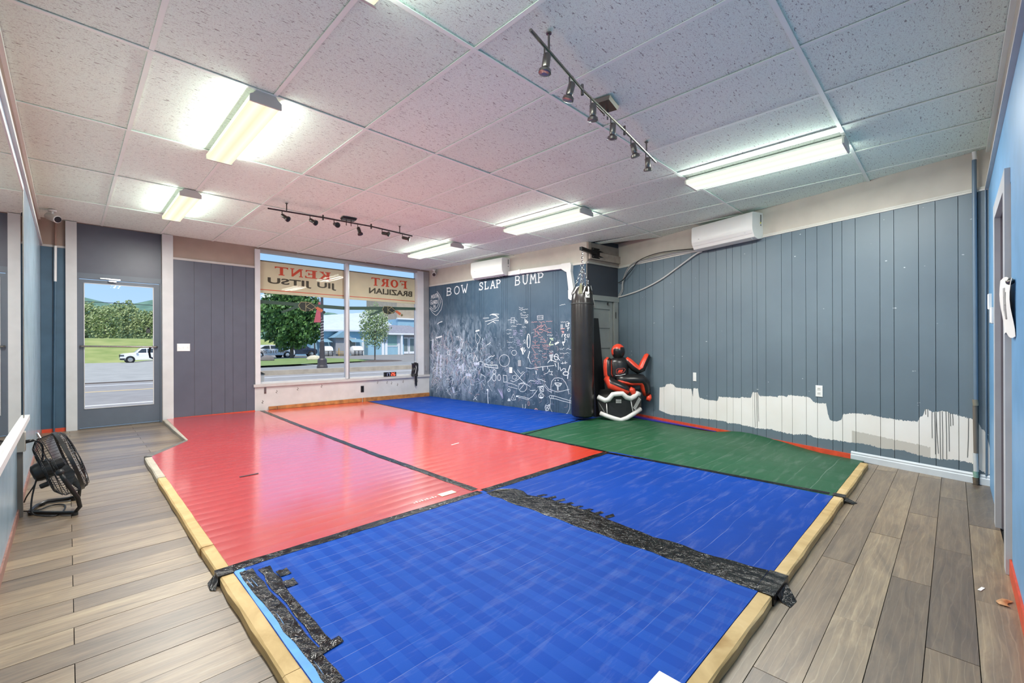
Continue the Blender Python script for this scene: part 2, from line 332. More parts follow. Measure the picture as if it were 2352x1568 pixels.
slate = M('slate_paint', '#64788a', .4, .06); mauve = M('backlit_slate_paint', '#555763', .38, .06, bump=.08, bs=160); doorpaint = M('door_enamel', '#5d6570', .38, .05)  # mauve: the slate paint with backlight and red reflections put into its colour
blue = M('bright_blue_paint', '#6fa3cf', .42, .08, bump=.1, bs=120); greypaint = M('grey_door_paint', '#8f938f', .45, .06); redpaint = M('red_orange_paint', '#cf4a2c', .45, .15, 20)
dark = M('dark_gap', '#1c1d1f', .8, 0); bark_wood = M('raw_brown_wood', '#a9703c', .6, .35, 12, bump=.2)
oldwhite = M('white_wall_paint', '#c6c4c1', .55, .08, 5, bump=.1, bs=70); leftpaint = M('pale_blue_gloss_paint', '#8fa6b5', .22, .10, 4, bump=.05)
navy = M('navy_blue_paint', '#3f5a6e', .4, .12, 5)
metal = M('brushed_nickel', '#8a8680', .28, .08, metal=1.0); steel = M('dark_steel', '#232426', .45, .1, metal=.6); black = M('black_plastic', '#141415', .4, .1); chrome = M('chrome', '#c9c9c9', .12, .05, metal=1.0)
plastic = M('white_plastic', '#e4e4e2', .35, .03); vinylb = M('black_bag_vinyl', '#262322', .24, .15, 5, bump=.15, bs=30)

# ---------------------------------------------------------------- floor and planks
fl = MB(); fl.grid(lambda u, v: (-.4+u*7.1, -.36+v*8.4, fz(-.4+u*7.1, -.36+v*8.4)-.013), 12, 14); fl.grid(lambda u, v: (-.4+(1-u)*7.1, -.36+v*8.4, fz(-.4+(1-u)*7.1, -.36+v*8.4)-.25), 12, 14)
floor = struct('floor', fl, dark, 'greyish brown vinyl plank floor of the old shopfront room')
lines = [.227+.1445*k for k in range(-3, 7)] + [1.2555+.1395*k for k in range(0, 49)]
def plank(x0, x1, y0, y1):
    g = .0013; m = MB(); p = [(x0+g, y0+g), (x1-g, y0+g), (x1-g, y1-g), (x0+g, y1-g)]; dz = rng.uniform(-.0006, .0006)
    m.hexa([(x, y, fz(x, y)-.012) for x, y in p] + [(x, y, fz(x, y)+dz) for x, y in p]); obj('plank', m, MATS['plank'], floor)
for i, y0 in enumerate(lines[:-1]):
    y1 = min(lines[i+1], 7.90)
    if y0 >= 7.89: break
    y0 = max(y0, -.20)
    if y0 < .62:
        r = i-3; ph = 2.906 if r % 2 else 2.316; xs = [ph+1.17*k for k in range(-3, 4)]; xs = [-.245]+[x for x in xs if -.2 < x < 5.25]+[5.45]
    else:
        xs = [-.245, .015, 1.03] if (round((y0-1.2555)/.1395) % 2 == 0 and y0 > 1.2) else [-.245, .60, 1.03]
    for a, b in zip(xs, xs[1:]): plank(a, b, y0, y1)

# ---------------------------------------------------------------- ceiling: slab, grid bars, tiles
cb = MB(); cb.box(-.5, 6.7, -.5, 8.1, 2.80, 2.9)
ceiling = struct('ceiling', cb, M('plenum', '#77726c', .9, .1), 'dropped ceiling of fissured white tiles in a metal grid')
LX = [-.2898+.6096*i for i in range(0, 12)]; MY = [.5883+1.2233*j for j in range(-1, 7)]
xr = lambda y: 5.314+(y+.113)*(6.388-5.314)/(3.903+.113) if y < 3.94 else 5.64+(4-y)*.0512   # room edge on the right
gridm = M('ceiling_grid_white', '#ecf6ee', .5, .02)
edges_x = [-.25]+[x for x in LX if x > -.2]; edges_y = [-.21]+[y for y in MY if y > -.1 and y < 7.8]+[7.89]
for j in range(len(edges_y)-1):
    y0, y1 = edges_y[j], edges_y[j+1]
    for i in range(len(edges_x)-1):
        x0, x1 = edges_x[i], edges_x[i+1]
        if x0 > max(xr(y0), xr(y1))+.02: continue
        m = MB(); a = rng.uniform(.0, .004); t = [rng.uniform(0, .005) for _ in range(4)]; g = .004; zb = CEIL+.003+a
        def cl(x, y): return min(x, xr(y)+.03)
        p = [(x0+g, y0+g), (cl(x1-g, y0), y0+g), (cl(x1-g, y1), y1-g), (x0+g, y1-g)]
        if p[1][0] <= p[0][0] or p[2][0] <= p[0][0]:
            p[1] = (max(p[1][0], p[0][0]+.01), p[1][1]); p[2] = (max(p[2][0], p[0][0]+.01), p[2][1])
        m.hexa([(x, y, zb+q) for (x, y), q in zip(p, t)] + [(x, y, zb+.018) for x, y in p]); obj('ceiling_tile', m, MATS['tile'], ceiling)
    if j:                          # main tee along the room's width
        m = MB(); m.box(-.25, max(xr(y0), 5.3), y0-.012, y0+.012, CEIL-.002, CEIL+.003); m.box(-.25, max(xr(y0), 5.3), y0-.003, y0+.003, CEIL+.003, CEIL+.03); obj('main_tee', m, gridm, ceiling)
    for i, x in enumerate(edges_x[1:]):
        if x < min(xr(y0), xr(y1)):
            m = MB(); d = rng.uniform(0, .002); m.box(x-.012, x+.012, y0+.013, y1-.013, CEIL-.001+d, CEIL+.003+d); m.box(x-.003, x+.003, y0+.013, y1-.013, CEIL+.003, CEIL+.03); obj('cross_tee', m, gridm, ceiling)
        elif x < max(xr(y0), xr(y1)):
            yb = [y0+.013+k*.05 for k in range(25) if y0+.013+k*.05 < y1 and x < xr(y0+.013+k*.05)]
            if yb: m = MB(); m.box(x-.012, x+.012, min(yb), max(yb), CEIL-.001, CEIL+.003); obj('cross_tee', m, gridm, ceiling)
m = MB(); m.fbox(LE, -.2, 7.89, CEIL-.02, CEIL+.002, 0, .02); obj('wall_angle', m, gridm, ceiling)
m = MB(); m.fbox(BA, -5.3, .25, CEIL-.02, CEIL+.002, 0, .02); obj('wall_angle', m, gridm, ceiling)

# ---------------------------------------------------------------- walls
wf = MB(); Z0, Z1 = -.25, 2.9
for a0, a1, z0, z1 in ((-.5, .075, Z0, Z1), (.935, 2.15, Z0, Z1), (5.15, 5.9, Z0, Z1), (2.15, 5.15, Z0, .50), (2.15, 5.15, 2.705, Z1), (.075, .935, 2.735, Z1)): wf.fbox(FR, a0, a1, z0, z1, -.16, 0)
wall_front = struct('wall_front', wf, tan, 'street wall with the glass door, dark panelling and the display window')
for a0, a1 in ((1.062, 1.31), (1.313, 1.52), (1.523, 1.69), (1.693, 1.80), (1.803, 1.98), (1.983, 2.10)):
    m = MB(); m.fbox(FR, a0, a1, fz(1.5, 7.8)+.03, 2.395, 0, .012); obj('panel_board', m, mauve, wall_front)
for a0, a1 in ((-.23, -.13), (-.127, -.012)):
    m = MB(); m.fbox(FR, a0, a1, .14, 2.39, 0, .012); obj('panel_board', m, navy, wall_front)
m = MB(); m.fbox(FR, 1.06, 2.12, 2.395, 2.425, 0, .02); m.fbox(FR, -.25, -.012, 2.385, 2.41, 0, .02); obj('top_moulding', m, M('dull_white_trim', '#b9b4b0', .5, .06), wall_front)
m = MB(); m.fbox(FR, 2.10, 5.42, .03, .50, 0, .01); obj('sill_wall', m, oldwhite, wall_front)
m = MB(); m.fbox(FR, 1.06, 2.10, .10, .135, .012, .025); m.fbox(FR, -.23, -.01, .10, .145, .012, .02); obj('painted_base_strip', m, redpaint, wall_front)
for a0, a1, z0, z1, zb0, zb1 in ((2.30, 2.42, .125, .172, .12, .172), (2.43, 3.90, .12, .172, .105, .175), (3.92, 5.40, .10, .175, .08, .16)):
    m = MB(); m.fbox(FR, a0, a1, z0, z1, .01, .03, z0b=zb0, z1b=zb1); obj('raw_wood_base', m, bark_wood, wall_front)
for x, z in ((2.42, .43), (2.75, .45), (3.15, .47), (2.21, .28), (4.22, .47), (4.42, .46), (4.52, .44), (4.65, .40), (4.78, .455), (5.12, .45)):   # torn paint marks under the sill
    m = MB(); m.ribbon(FR, [(x, z), (x+.012, z-.02), (x-.01, z-.035), (x+.008, z-.05)], .008, .0115); obj('paint_chip_mark', m, M('grey_wall_mark', '#6d675f', .7, .1), wall_front)

wr = MB(); wr.fbox(RI, -.02, 4.45, Z0, Z1, -.12, 0)
wall_right = struct('wall_right', wr, beige, 'slate blue panelled wall with a bare white strip along its foot')
GR = [0.215,0.333,0.471,0.596,0.736,0.94,1.134,1.245,1.418,1.538,1.675,1.789,1.935,2.019,2.13,2.272,2.326,2.433,2.61,2.724,2.867,2.978,3.122,3.209,3.324,3.524,3.631,3.808,3.922,4.067,4.185]
gb = [0.0]+GR+[4.262]
for a0, a1 in zip(gb, gb[1:]):
    m = MB(); g = .002 if a1-a0 > .07 else .0015; m.fbox(RI, a0+g, a1-g, -.02, 2.402, .001, .012); obj('panel_board', m, MATS['slatewall'], wall_right)
m = MB(); m.fbox(RI, 0, 4.262, 0, 2.40, 0, .002); obj('groove_backing', m, M('groove_shadow_paint', '#33404a', .7, 0), wall_right)
m = MB(); m.prof(RI, [(.0, 2.395), (.022, 2.398), (.022, 2.412), (.014, 2.418), (.012, 2.432), (0, 2.436)], 0, 1.60); m.prof(RI, [(.0, 2.395), (.022, 2.398), (.022, 2.412), (.014, 2.418), (.012, 2.432), (0, 2.436)], 2.40, 4.262); obj('top_moulding', m, M('cream_moulding', '#cfccc4', .45, .05), wall_right)
drip = M('dried_glue_drip', '#5b5d5c', .6, .1)
for a, z, b, y in ((3.896,.548,3.897,.32),(3.914,.551,3.918,.183),(3.923,.552,3.937,.193),(3.948,.566,3.951,.152),(3.963,.563,3.966,.144),(3.987,.571,3.991,.155),(4.003,.562,4.008,.227),(4.014,.558,4.017,.445),(4.028,.555,4.032,.453),(4.127,.528,4.12,.199),(3.853,.571,3.853,.522),(3.867,.57,3.868,.504),(2.298,.585,2.30,.165),(2.318,.585,2.325,.17),(2.335,.57,2.345,.24),(1.432,.56,1.434,.45)):
    m = MB(); m.ribbon(RI, [(a, z), ((a+b)/2+rng.uniform(-.002, .002), (z+y)/2), (b, y)], .0045, .0135); obj('paint_drip', m, drip, wall_right)
bb = MB(); bbp = [(.012, 0), (.030, 0), (.030, .052), (.024, .060), (.026, .072), (.018, .082), (.012, .086)]
k = len(bbp); vs = []
for a, zo in ((3.285, -.002), (4.165, -.005)): vs += [RI(a, z+zo, n_) for n_, z in bbp]
bb.add(vs, [tuple(range(k)), tuple(range(2*k-1, k-1, -1))]+[(i, k+i, k+(i+1) % k, (i+1) % k) for i in range(k)])
bb.prof(RI, [(q, z-.005) for q, z in bbp], 4.195, 4.258)
base_r = struct('baseboard_right', bb, M('pale_grey_baseboard', '#c3cad0', .42, .06), 'pale grey moulded baseboard at the foot of the slate panelling')
m = MB(); m.fbox(RI, .0, 3.283, .0, .085, .012, .028, z0b=-.005, z1b=.055); struct('trim_1', m, redpaint, 'scraped red orange base strip between the green mat and the slate panelling')

wc = MB(); wc.fbox(CH, -.1, 3.91, Z0, Z1, -.1, 0)
wall_chalk = struct('wall_chalkboard', wc, beige, 'dark chalkboard wall covered in scribbles beside the window')
gc = [0.0,0.055,0.239,0.459,0.625,0.784,0.888,1.058,1.165,1.322,1.424,1.558,1.607,1.666,2.128,2.173,2.223,2.262,2.702,2.743,2.797,3.273,3.334,3.371,3.905]
for a0, a1 in zip(gc, gc[1:]):
    m = MB(); m.fbox(CH, a0+.002, a1-.002, 0, 2.40, .001, .010); obj('panel_board', m, MATS['chalkboard'], wall_chalk)
m = MB(); m.fbox(CH, 0, 3.905, 0, 2.395, 0, .002); obj('groove_backing', m, M('chalk_groove_paint', '#16222c', .7, 0), wall_chalk)
m = MB(); m.fbox(CH, .03, 1.50, 2.395, 2.425, 0, .02); m.fbox(CH, 2.42, 3.905, 2.395, 2.425, 0, .02); obj('top_moulding', m, M('cream_moulding', '#cfccc4'), wall_chalk)
m = MB(); m.fbox(CH, 1.50, 2.45, 2.385, 2.41, .010, .014); obj('bare_strip', m, M('bare_brown_board', '#6f5f57', .7, .2, 30), wall_chalk)

wt = MB()
for a0, a1, z0, z1 in ((.004, .06, Z0, Z1), (.70, .86, Z0, Z1), (.06, .70, 1.86, Z1)): wt.fbox(RT, a0, a1, z0, z1, -.1, 0)
wall_return = struct('wall_return', wt, M('near_black_slate', '#3b3f47', .5, .06), 'dark return wall around the grey panel door behind the punching bag')
m = MB(); m.fbox(RT, 0, .772, 2.435, CEIL, 0, .012); obj('plywood_strip', m, M('taupe_board', '#94877d', .65, .12, 10, bump=.15), wall_return)
m = MB(); m.fbox(RT, .02, .772, 2.47, 2.585, .012, .05); m.fbox(RT, .0, .06, 2.60, CEIL, .012, .03); obj('backing_plank', m, M('taupe_board2', '#a39589', .6, .15, 9, bump=.15), wall_return)
m = MB(); m.fbox(RT, 0, .772, 2.40, 2.43, 0, .025); obj('top_moulding', m, M('grey_moulding', '#9a9792', .5, .06), wall_return)

wl_ = MB(); wl_.fbox(LE, -.5, 8.1, Z0, Z1, -.12, 0)
wall_left = struct('wall_left', wl_, tan, 'left wall with pale blue panelling below a brown band')
y = -.2
while y < 7.88:
    y1 = min(y+(.20, .11, .16, .24)[int(y*10) % 4], 7.885); m = MB(); m.fbox(LE, y+.0015, y1-.0015, -.02, 2.39, 0, .018); obj('panel_board', m, leftpaint, wall_left); y = y1
m = MB(); m.fbox(LE, -.2, 7.88, 2.39, 2.425, 0, .036); obj('top_moulding', m, white, wall_left)
m = MB(); m.hexa([LE(-.2, -.02, .026), LE(7.87, .09, .026), LE(7.87, .09, .018), LE(-.2, -.02, .018), LE(-.2, .045, .026), LE(7.87, .15, .026), LE(7.87, .15, .018), LE(-.2, .045, .018)]); struct('baseboard_left', m, M('red_brown_paint', '#8a6358', .5, .3, 25), 'worn red brown base strip below the pale blue panelling')
wb = MB()
for a0, a1, z0, z1 in ((-5.5, -4.15, Z0, Z1), (-3.42, .5, Z0, Z1), (-4.15, -3.42, 1.96, Z1)): wb.fbox(BA, a0, a1, z0, z1, -.15, 0)
wall_back = struct('wall_back', wb, beige, 'bright blue back wall with a doorway at the right edge')
x = -5.29
while x < .24:
    x1 = min(x+.2, .24)
    for a0, a1, z0 in (((x, x1, 0),) if (x1 < -4.2 or x > -3.4) else ((x, x1, 1.97),)):
        m = MB(); m.fbox(BA, a0, a1, z0-.02, 2.41, 0, .006); obj('panel_board', m, blue, wall_back)
    x = x1
m = MB(); m.prof(BA, [(0, 2.40), (.028, 2.402), (.028, 2.418), (.016, 2.425), (.014, 2.442), (0, 2.446)], -5.29, .24); obj('top_moulding', m, white, wall_back)
m = MB(); m.fbox(BA, -3.33, .24, -.02, .07, .006, .014); struct('baseboard_back', m, redpaint, 'red base strip along the bright blue wall')
# ---------------------------------------------------------------- doors and window
def part(name, parent, mat, *boxes, fr=FR, smooth=False):
    m = MB()
    for b in boxes: m.fbox(fr, *b)
    return obj(name, m, mat, parent, smooth)
d1 = thing('door_1', 'slate painted glass street door with push bar', 'door', (.5, 7.86, .1)); d1['kind'] = 'structure'; del d1['category']
part('side_post', d1, white, (-.016, .085, fz(0, 7.8)-.01, CEIL, -.05, .05)); part('side_post', d1, white, (.937, 1.06, fz(1, 7.8)-.01, CEIL, -.05, .05))
part('transom_panel', d1, mauve, (.085, .937, 2.10, CEIL, -.06, -.03)); part('header_rail', d1, doorpaint, (.085, .937, 2.03, 2.10, -.06, .0))
part('jamb', d1, doorpaint, (.085, .105, .09, 2.03, -.06, -.005)); part('jamb', d1, doorpaint, (.915, .937, .09, 2.03, -.06, -.005))
part('threshold', d1, metal, (.085, .937, .085, .105, -.14, -.02))
leaf = part('door_leaf', d1, doorpaint, (.105, .151, .112, 2.02, -.055, -.02), (.845, .915, .112, 2.02, -.055, -.02), (.151, .845, .112, .355, -.055, -.02), (.151, .845, 1.972, 2.02, -.055, -.02))
part('glass_pane', leaf, MATS['glass'], (.151, .845, .355, 1.972, -.04, -.035))
part('glazing_bead', leaf, white, (.147, .155, .35, 1.976, -.021, -.012), (.840, .849, .35, 1.976, -.021, -.012), (.151, .845, .35, .358, -.021, -.012), (.151, .845, 1.968, 1.976, -.021, -.012))
m = MB(); m.tube([FR(.115, 1.162, .0), FR(.125, 1.16, .018), FR(.87, 1.148, .018), FR(.885, 1.146, .0)], .011, 10); obj('push_bar', m, metal, d1, True)
m = MB(); m.tube([FR(.85, 1.155, -.06), FR(.82, 1.14, -.11), FR(.81, 1.07, -.12), FR(.82, 1.0, -.11), FR(.85, .985, -.06)], .013, 8); obj('pull_handle', m, black, d1, True)
m = MB(); m.fbox(FR, .30, .40, 2.035, 2.05, 0, .02); m.fbox(FR, .39, .50, 2.03, 2.045, .0, .03); m.fbox(FR, .385, .46, 2.005, 2.017, -.01, .03); obj('door_closer', m, chrome, d1)
m = MB(); m.poly(FR, [(.762, 1.34), (.822, 1.34), (.812, 1.37), (.81, 1.40), (.80, 1.41), (.785, 1.41), (.776, 1.40), (.772, 1.37)], -.034, -.033)
for q in (.785, 2.36, 3.93, 5.5): m.ribbon(FR, [(.793, 1.405), (.793+.045*math.cos(q), 1.405+.026*math.sin(q))], .008, -.033)
obj('window_decal', m, M('dark_sticker', '#3a3f3e', .6, .1), leaf)

w1 = thing('window_1', 'wide two pane display window facing the street', 'window', (3.65, 7.86, .5)); w1['kind'] = 'structure'; del w1['category']
alu = M('white_aluminium', '#cfcfd0', .38, .04); alug = M('grey_aluminium', '#a3a3a4', .35, .05, metal=.5)
part('side_casing', w1, alu, (2.105, 2.18, .50, 2.70, -.10, .03)); part('side_casing', w1, alu, (5.12, 5.27, .50, 2.70, -.10, .02)); part('corner_casing', w1, alug, (5.27, 5.40, .50, 2.70, -.05, .025))
part('head_rail', w1, alug, (2.18, 5.12, 2.665, 2.71, -.10, .02)); part('mullion', w1, alu, (3.605, 3.645, .55, 2.665, -.09, .0)); part('mullion_cover', w1, alug, (3.645, 3.675, .55, 2.665, -.09, -.01))
part('bottom_rail', w1, alu, (2.18, 5.12, .535, .575, -.09, -.02))
part('glass_pane', w1, MATS['glass'], (2.18, 3.605, .575, 2.665, -.06, -.054)); part('glass_pane', w1, MATS['glass'], (3.675, 5.12, .575, 2.665, -.06, -.054))
part('sill', w1, M('grey_white_sill', '#bdbab6', .3, .08), (2.08, 5.40, .50, .545, -.02, .045))
part('power_cover', w1, alug, (5.30, 5.33, .62, .74, .025, .05))
# sign film behind the glass: its front faces the street, so the words read backwards from here
SG = Fr((0, 7.975), (1, 0)); k = 7.975/7.89
sg = thing('shop_sign', 'cream shop sign hung outside the window, red and dark words reading backwards', 'sign', (3.7, 7.98, 2.0))
cream = M('cream_sign_face', '#c9c1a2', .6, .05); cream_n = cream.node_tree.nodes['Principled BSDF']
part('sign_board', sg, cream, (2.16, 3.66, 2.02, 2.545, -.02, 0), fr=SG); part('sign_board', sg, cream, (3.66, 5.20, 2.02, 2.545, -.02, 0), fr=SG)
part('top_edge', sg, M('brown_sign_edge', '#5d5644', .6, .1), (2.16, 5.20, 2.535, 2.552, -.022, .004), fr=SG)
part('red_stripe', sg, M('sign_red', '#c4492b', .6, .06), (2.16, 5.20, 2.068, 2.080, 0, .002), fr=SG)
SERIF = {'T': [[(0, 1), (1, 1), (1, .78), (.93, .78), (.88, .88), (.62, .88), (.62, .1), (.72, .1), (.72, 0), (.28, 0), (.28, .1), (.38, .1), (.38, .88), (.12, .88), (.07, .78), (0, .78)]],
 'F': [[(0, 0), (.5, 0), (.5, .1), (.38, .1), (.38, .47), (.6, .47), (.66, .36), (.72, .36), (.72, .67), (.66, .67), (.6, .57), (.38, .57), (.38, .89), (.8, .89), (.88, .75), (.96, .75), (.94, 1), (0, 1), (0, .9), (.12, .9), (.12, .1), (0, .1)]],
 'E': [[(0, 0), (.98, 0), (1, .27), (.92, .27), (.84, .11), (.4, .11), (.4, .46), (.6, .46), (.66, .36), (.73, .36), (.73, .66), (.66, .66), (.6, .56), (.4, .56), (.4, .89), (.8, .89), (.87, .75), (.95, .75), (.93, 1), (0, 1), (0, .9), (.12, .9), (.12, .1), (0, .1)]],
 'K': [[(0, 0), (.46, 0), (.46, .1), (.36, .1), (.36, .36), (.44, .44), (.68, .1), (.6, .1), (.6, 0), (1, 0), (1, .1), (.93, .1), (.61, .6), (.86, .9), (.95, .9), (.95, 1), (.58, 1), (.58, .9), (.66, .9), (.36, .53), (.36, .9), (.46, .9), (.46, 1), (0, 1), (0, .9), (.1, .9), (.1, .1), (0, .1)]],
 'N': [[(0, 0), (.32, 0), (.32, .1), (.22, .1), (.22, .72), (.78, 0), (.9, 0), (.9, .9), (1, .9), (1, 1), (.68, 1), (.68, .9), (.78, .9), (.78, .36), (.3, 1), (0, 1), (0, .9), (.1, .9), (.1, .1), (0, .1)]],
 'R': [[(0, 0), (.46, 0), (.46, .1), (.38, .1), (.38, .45), (.46, .45), (.66, .06), (.74, 0), (1, 0), (1, .1), (.92, .1), (.72, .47), (.86, .56), (.9, .72), (.86, .88), (.72, .98), (.6, 1), (0, 1), (0, .9), (.12, .9), (.12, .1), (0, .1)]],
 'O': [[(.5+.5*math.cos(t*math.pi/10), .5+.51*math.sin(t*math.pi/10)) for t in range(20)]]}
HOLE = {'R': [(.38, .55), (.52, .55), (.6, .62), (.62, .72), (.58, .85), (.5, .9), (.38, .9)], 'O': [(.5+.22*math.cos(t*math.pi/8), .5+.38*math.sin(t*math.pi/8)) for t in range(16)]}
def serif(fr, word, a0, a1, z0, z1, n, mat, parent, name):
    cw = (a1-a0)/(len(word)+.16*(len(word)-1))
    for i, ch in enumerate(word):      # mirrored: first letter at the right
        m = MB(); x1 = a1-i*cw*1.16; f = lambda u, v: (x1-u*cw, z0+v*(z1-z0))
        for p in SERIF[ch]: m.poly(fr, [f(u, v) for u, v in p], n, n+.0015)
        o = obj(name, m, mat, parent)
        if ch in HOLE: h = MB(); h.poly(fr, [f(u, v) for u, v in HOLE[ch]], n+.0015, n+.0022); obj('letter_counter', h, cream, o)
red_l = M('sign_letter_red', '#c2411f', .6, .06); dk_l = M('sign_letter_dark', '#3c3524', .6, .06)
serif(SG, 'KENT', 2.43, 3.36, 2.335, 2.475, .001, red_l, sg, 'red_letter'); serif(SG, 'FORT', 4.15, 4.94, 2.32, 2.475, .001, red_l, sg, 'red_letter')
for word, a0, a1, z0, z1 in (('JIU', 3.12, 3.46, 2.155, 2.285), ('JITSU', 2.32, 3.02, 2.155, 2.285), ('BRAZILIAN', 4.10, 5.06, 2.165, 2.275)):
    m = MB(); put_text(m, SG, word, a0, a1, z0, z1, .002, mirror=True, offset=.03, shear=0); obj('dark_lettering', m, dk_l, sg)
# belt decal on the glass: green band, two knots, red bars with black tips
GL = Fr((0, 7.945), (1, 0)); green = M('belt_green', '#2f4a3e', .6, .06); beltk = M('belt_dark', '#20281f', .6, .1); goldl = M('belt_outline', '#a39a72', .6, .05); dr_ = M('belt_red', '#b5603f', .6, .1)
bt = thing('belt_decal', 'dark green knotted belt decal stuck across both window panes', 'decal', (3.6, 7.94, 1.8))
m = MB(); m.poly(GL, [(2.185, 1.845), (3.60, 1.815), (3.60, 1.878), (2.185, 1.902)], .0, .002); m.poly(GL, [(3.68, 1.82), (4.5, 1.86), (5.115, 1.89), (5.115, 1.945), (4.5, 1.925), (3.68, 1.88)], 0, .002); obj('belt_band', m, green, bt)
for kx, kz, tip in ((2.91, 1.865, '#1d211f'), (4.48, 1.885, '#6d6440')):
    m = MB(); m.poly(GL, [(kx-.40, kz-.135), (kx-.375, kz-.165), (kx-.05, kz-.03), (kx-.08, kz+.015)], .002, .004); obj('belt_tail', m, green, bt)
    m = MB(); m.poly(GL, [(kx-.12, kz-.02), (kx-.09, kz-.08), (kx+.0, kz-.115), (kx+.13, kz-.085), (kx+.17, kz-.04), (kx+.16, kz+.02), (kx+.06, kz+.045), (kx-.08, kz+.045)], .004, .006); kn = obj('belt_knot', m, beltk, bt)
    m = MB()
    for pl in ([(kx-.12, kz-.02), (kx-.08, kz+.045), (kx+.06, kz+.045), (kx+.17, kz-.03), (kx+.06, kz-.105)], [(kx-.0, kz+.06), (kx-.0, kz-.115)], [(kx+.0, kz-.03), (kx+.10, kz+.05)], [(kx, kz-.03), (kx+.12, kz-.09)], [(kx-.12, kz-.02), (kx-.08, kz-.09), (kx, kz-.115)]): m.ribbon(GL, pl, .007, .0065)
    obj('knot_outline', m, goldl, kn)
    m = MB(); m.poly(GL, [(kx+.16, kz-.05), (kx+.20, kz-.02), (kx+.30, kz-.075), (kx+.27, kz-.12)], .002, .005); obj('belt_bar', m, dr_, bt)
    m = MB(); m.poly(GL, [(kx+.285, kz-.115), (kx+.315, kz-.085), (kx+.345, kz-.11), (kx+.315, kz-.145)], .002, .005); obj('belt_tip', m, M('belt_tip'+tip[1:], tip, .6, .1), bt)
m = MB(); put_text(m, GL, '207-316-208', 2.19, 2.60, 1.035, 1.085, .001, mirror=True, offset=.01); single('phone_number_lettering', m, M('vinyl_lettering', '#3a3b3a', .5, .05), 'dark phone number lettering reading backwards low on the left window pane', 'lettering')

# door behind the punching bag, and doorway in the blue wall
d2 = thing('door_2', 'grey five panel wooden door in the dark return wall', 'door', (5.95, 3.95, .05)); d2['kind'] = 'structure'; del d2['category']
part('head_casing', d2, greypaint, (.03, .75, 1.845, 1.925, 0, .03), fr=RT); part('side_casing', d2, greypaint, (.63, .735, .03, 1.845, 0, .025), fr=RT); part('side_casing', d2, greypaint, (.0, .085, .03, 1.845, 0, .025), fr=RT)
lf = part('door_leaf', d2, greypaint, (.06, .15, .05, 1.86, -.05, -.01), (.56, .70, .05, 1.86, -.05, -.01), (.15, .56, 1.72, 1.86, -.05, -.01), *[(.15, .56, z, z+.10, -.05, -.01) for z in (1.42, 1.10, .78, .46)], (.15, .56, .05, .22, -.05, -.01), fr=RT)
for z in (1.52, 1.20, .88, .56, .22): part('door_panel', lf, greypaint, (.15, .56, z, z+.24, -.04, -.026), fr=RT)
m = MB(); m.rbox(RT, .49, .51, 1.79, 1.83, -.01, .012, .004); m.tube([RT(.50, 1.80, .012), RT(.50, 1.775, .022)], .006, 6); obj('latch', m, black, d2); part('hinge', d2, metal, (.655, .675, 1.58, 1.68, .022, .030), fr=RT)
d3 = thing('door_3', 'white cased doorway in the bright blue wall', 'door', (3.8, -.2, 0)); d3['kind'] = 'structure'; del d3['category']
cas = M('doorway_casing', '#b9bcc2', .4, .06)
part('side_casing', d3, cas, (-4.24, -4.13, -.01, 2.03, 0, .026), fr=BA); part('side_casing', d3, cas, (-3.44, -3.33, -.01, 2.03, 0, .026), fr=BA); part('head_casing', d3, cas, (-4.13, -3.44, 1.94, 2.03, 0, .0255), fr=BA)
part('jamb', d3, M('mauve_jamb', '#7b757c', .5, .08), (-4.15, -4.13, -.01, 1.95, -.14, 0), (-3.44, -3.42, -.01, 1.95, -.14, 0), (-4.15, -3.42, 1.94, 1.96, -.14, 0), fr=BA)
part('door_leaf', d3, M('mauve_door', '#7f797f', .5, .08), (-4.13, -3.44, 0, 1.94, -.10, -.065), fr=BA)
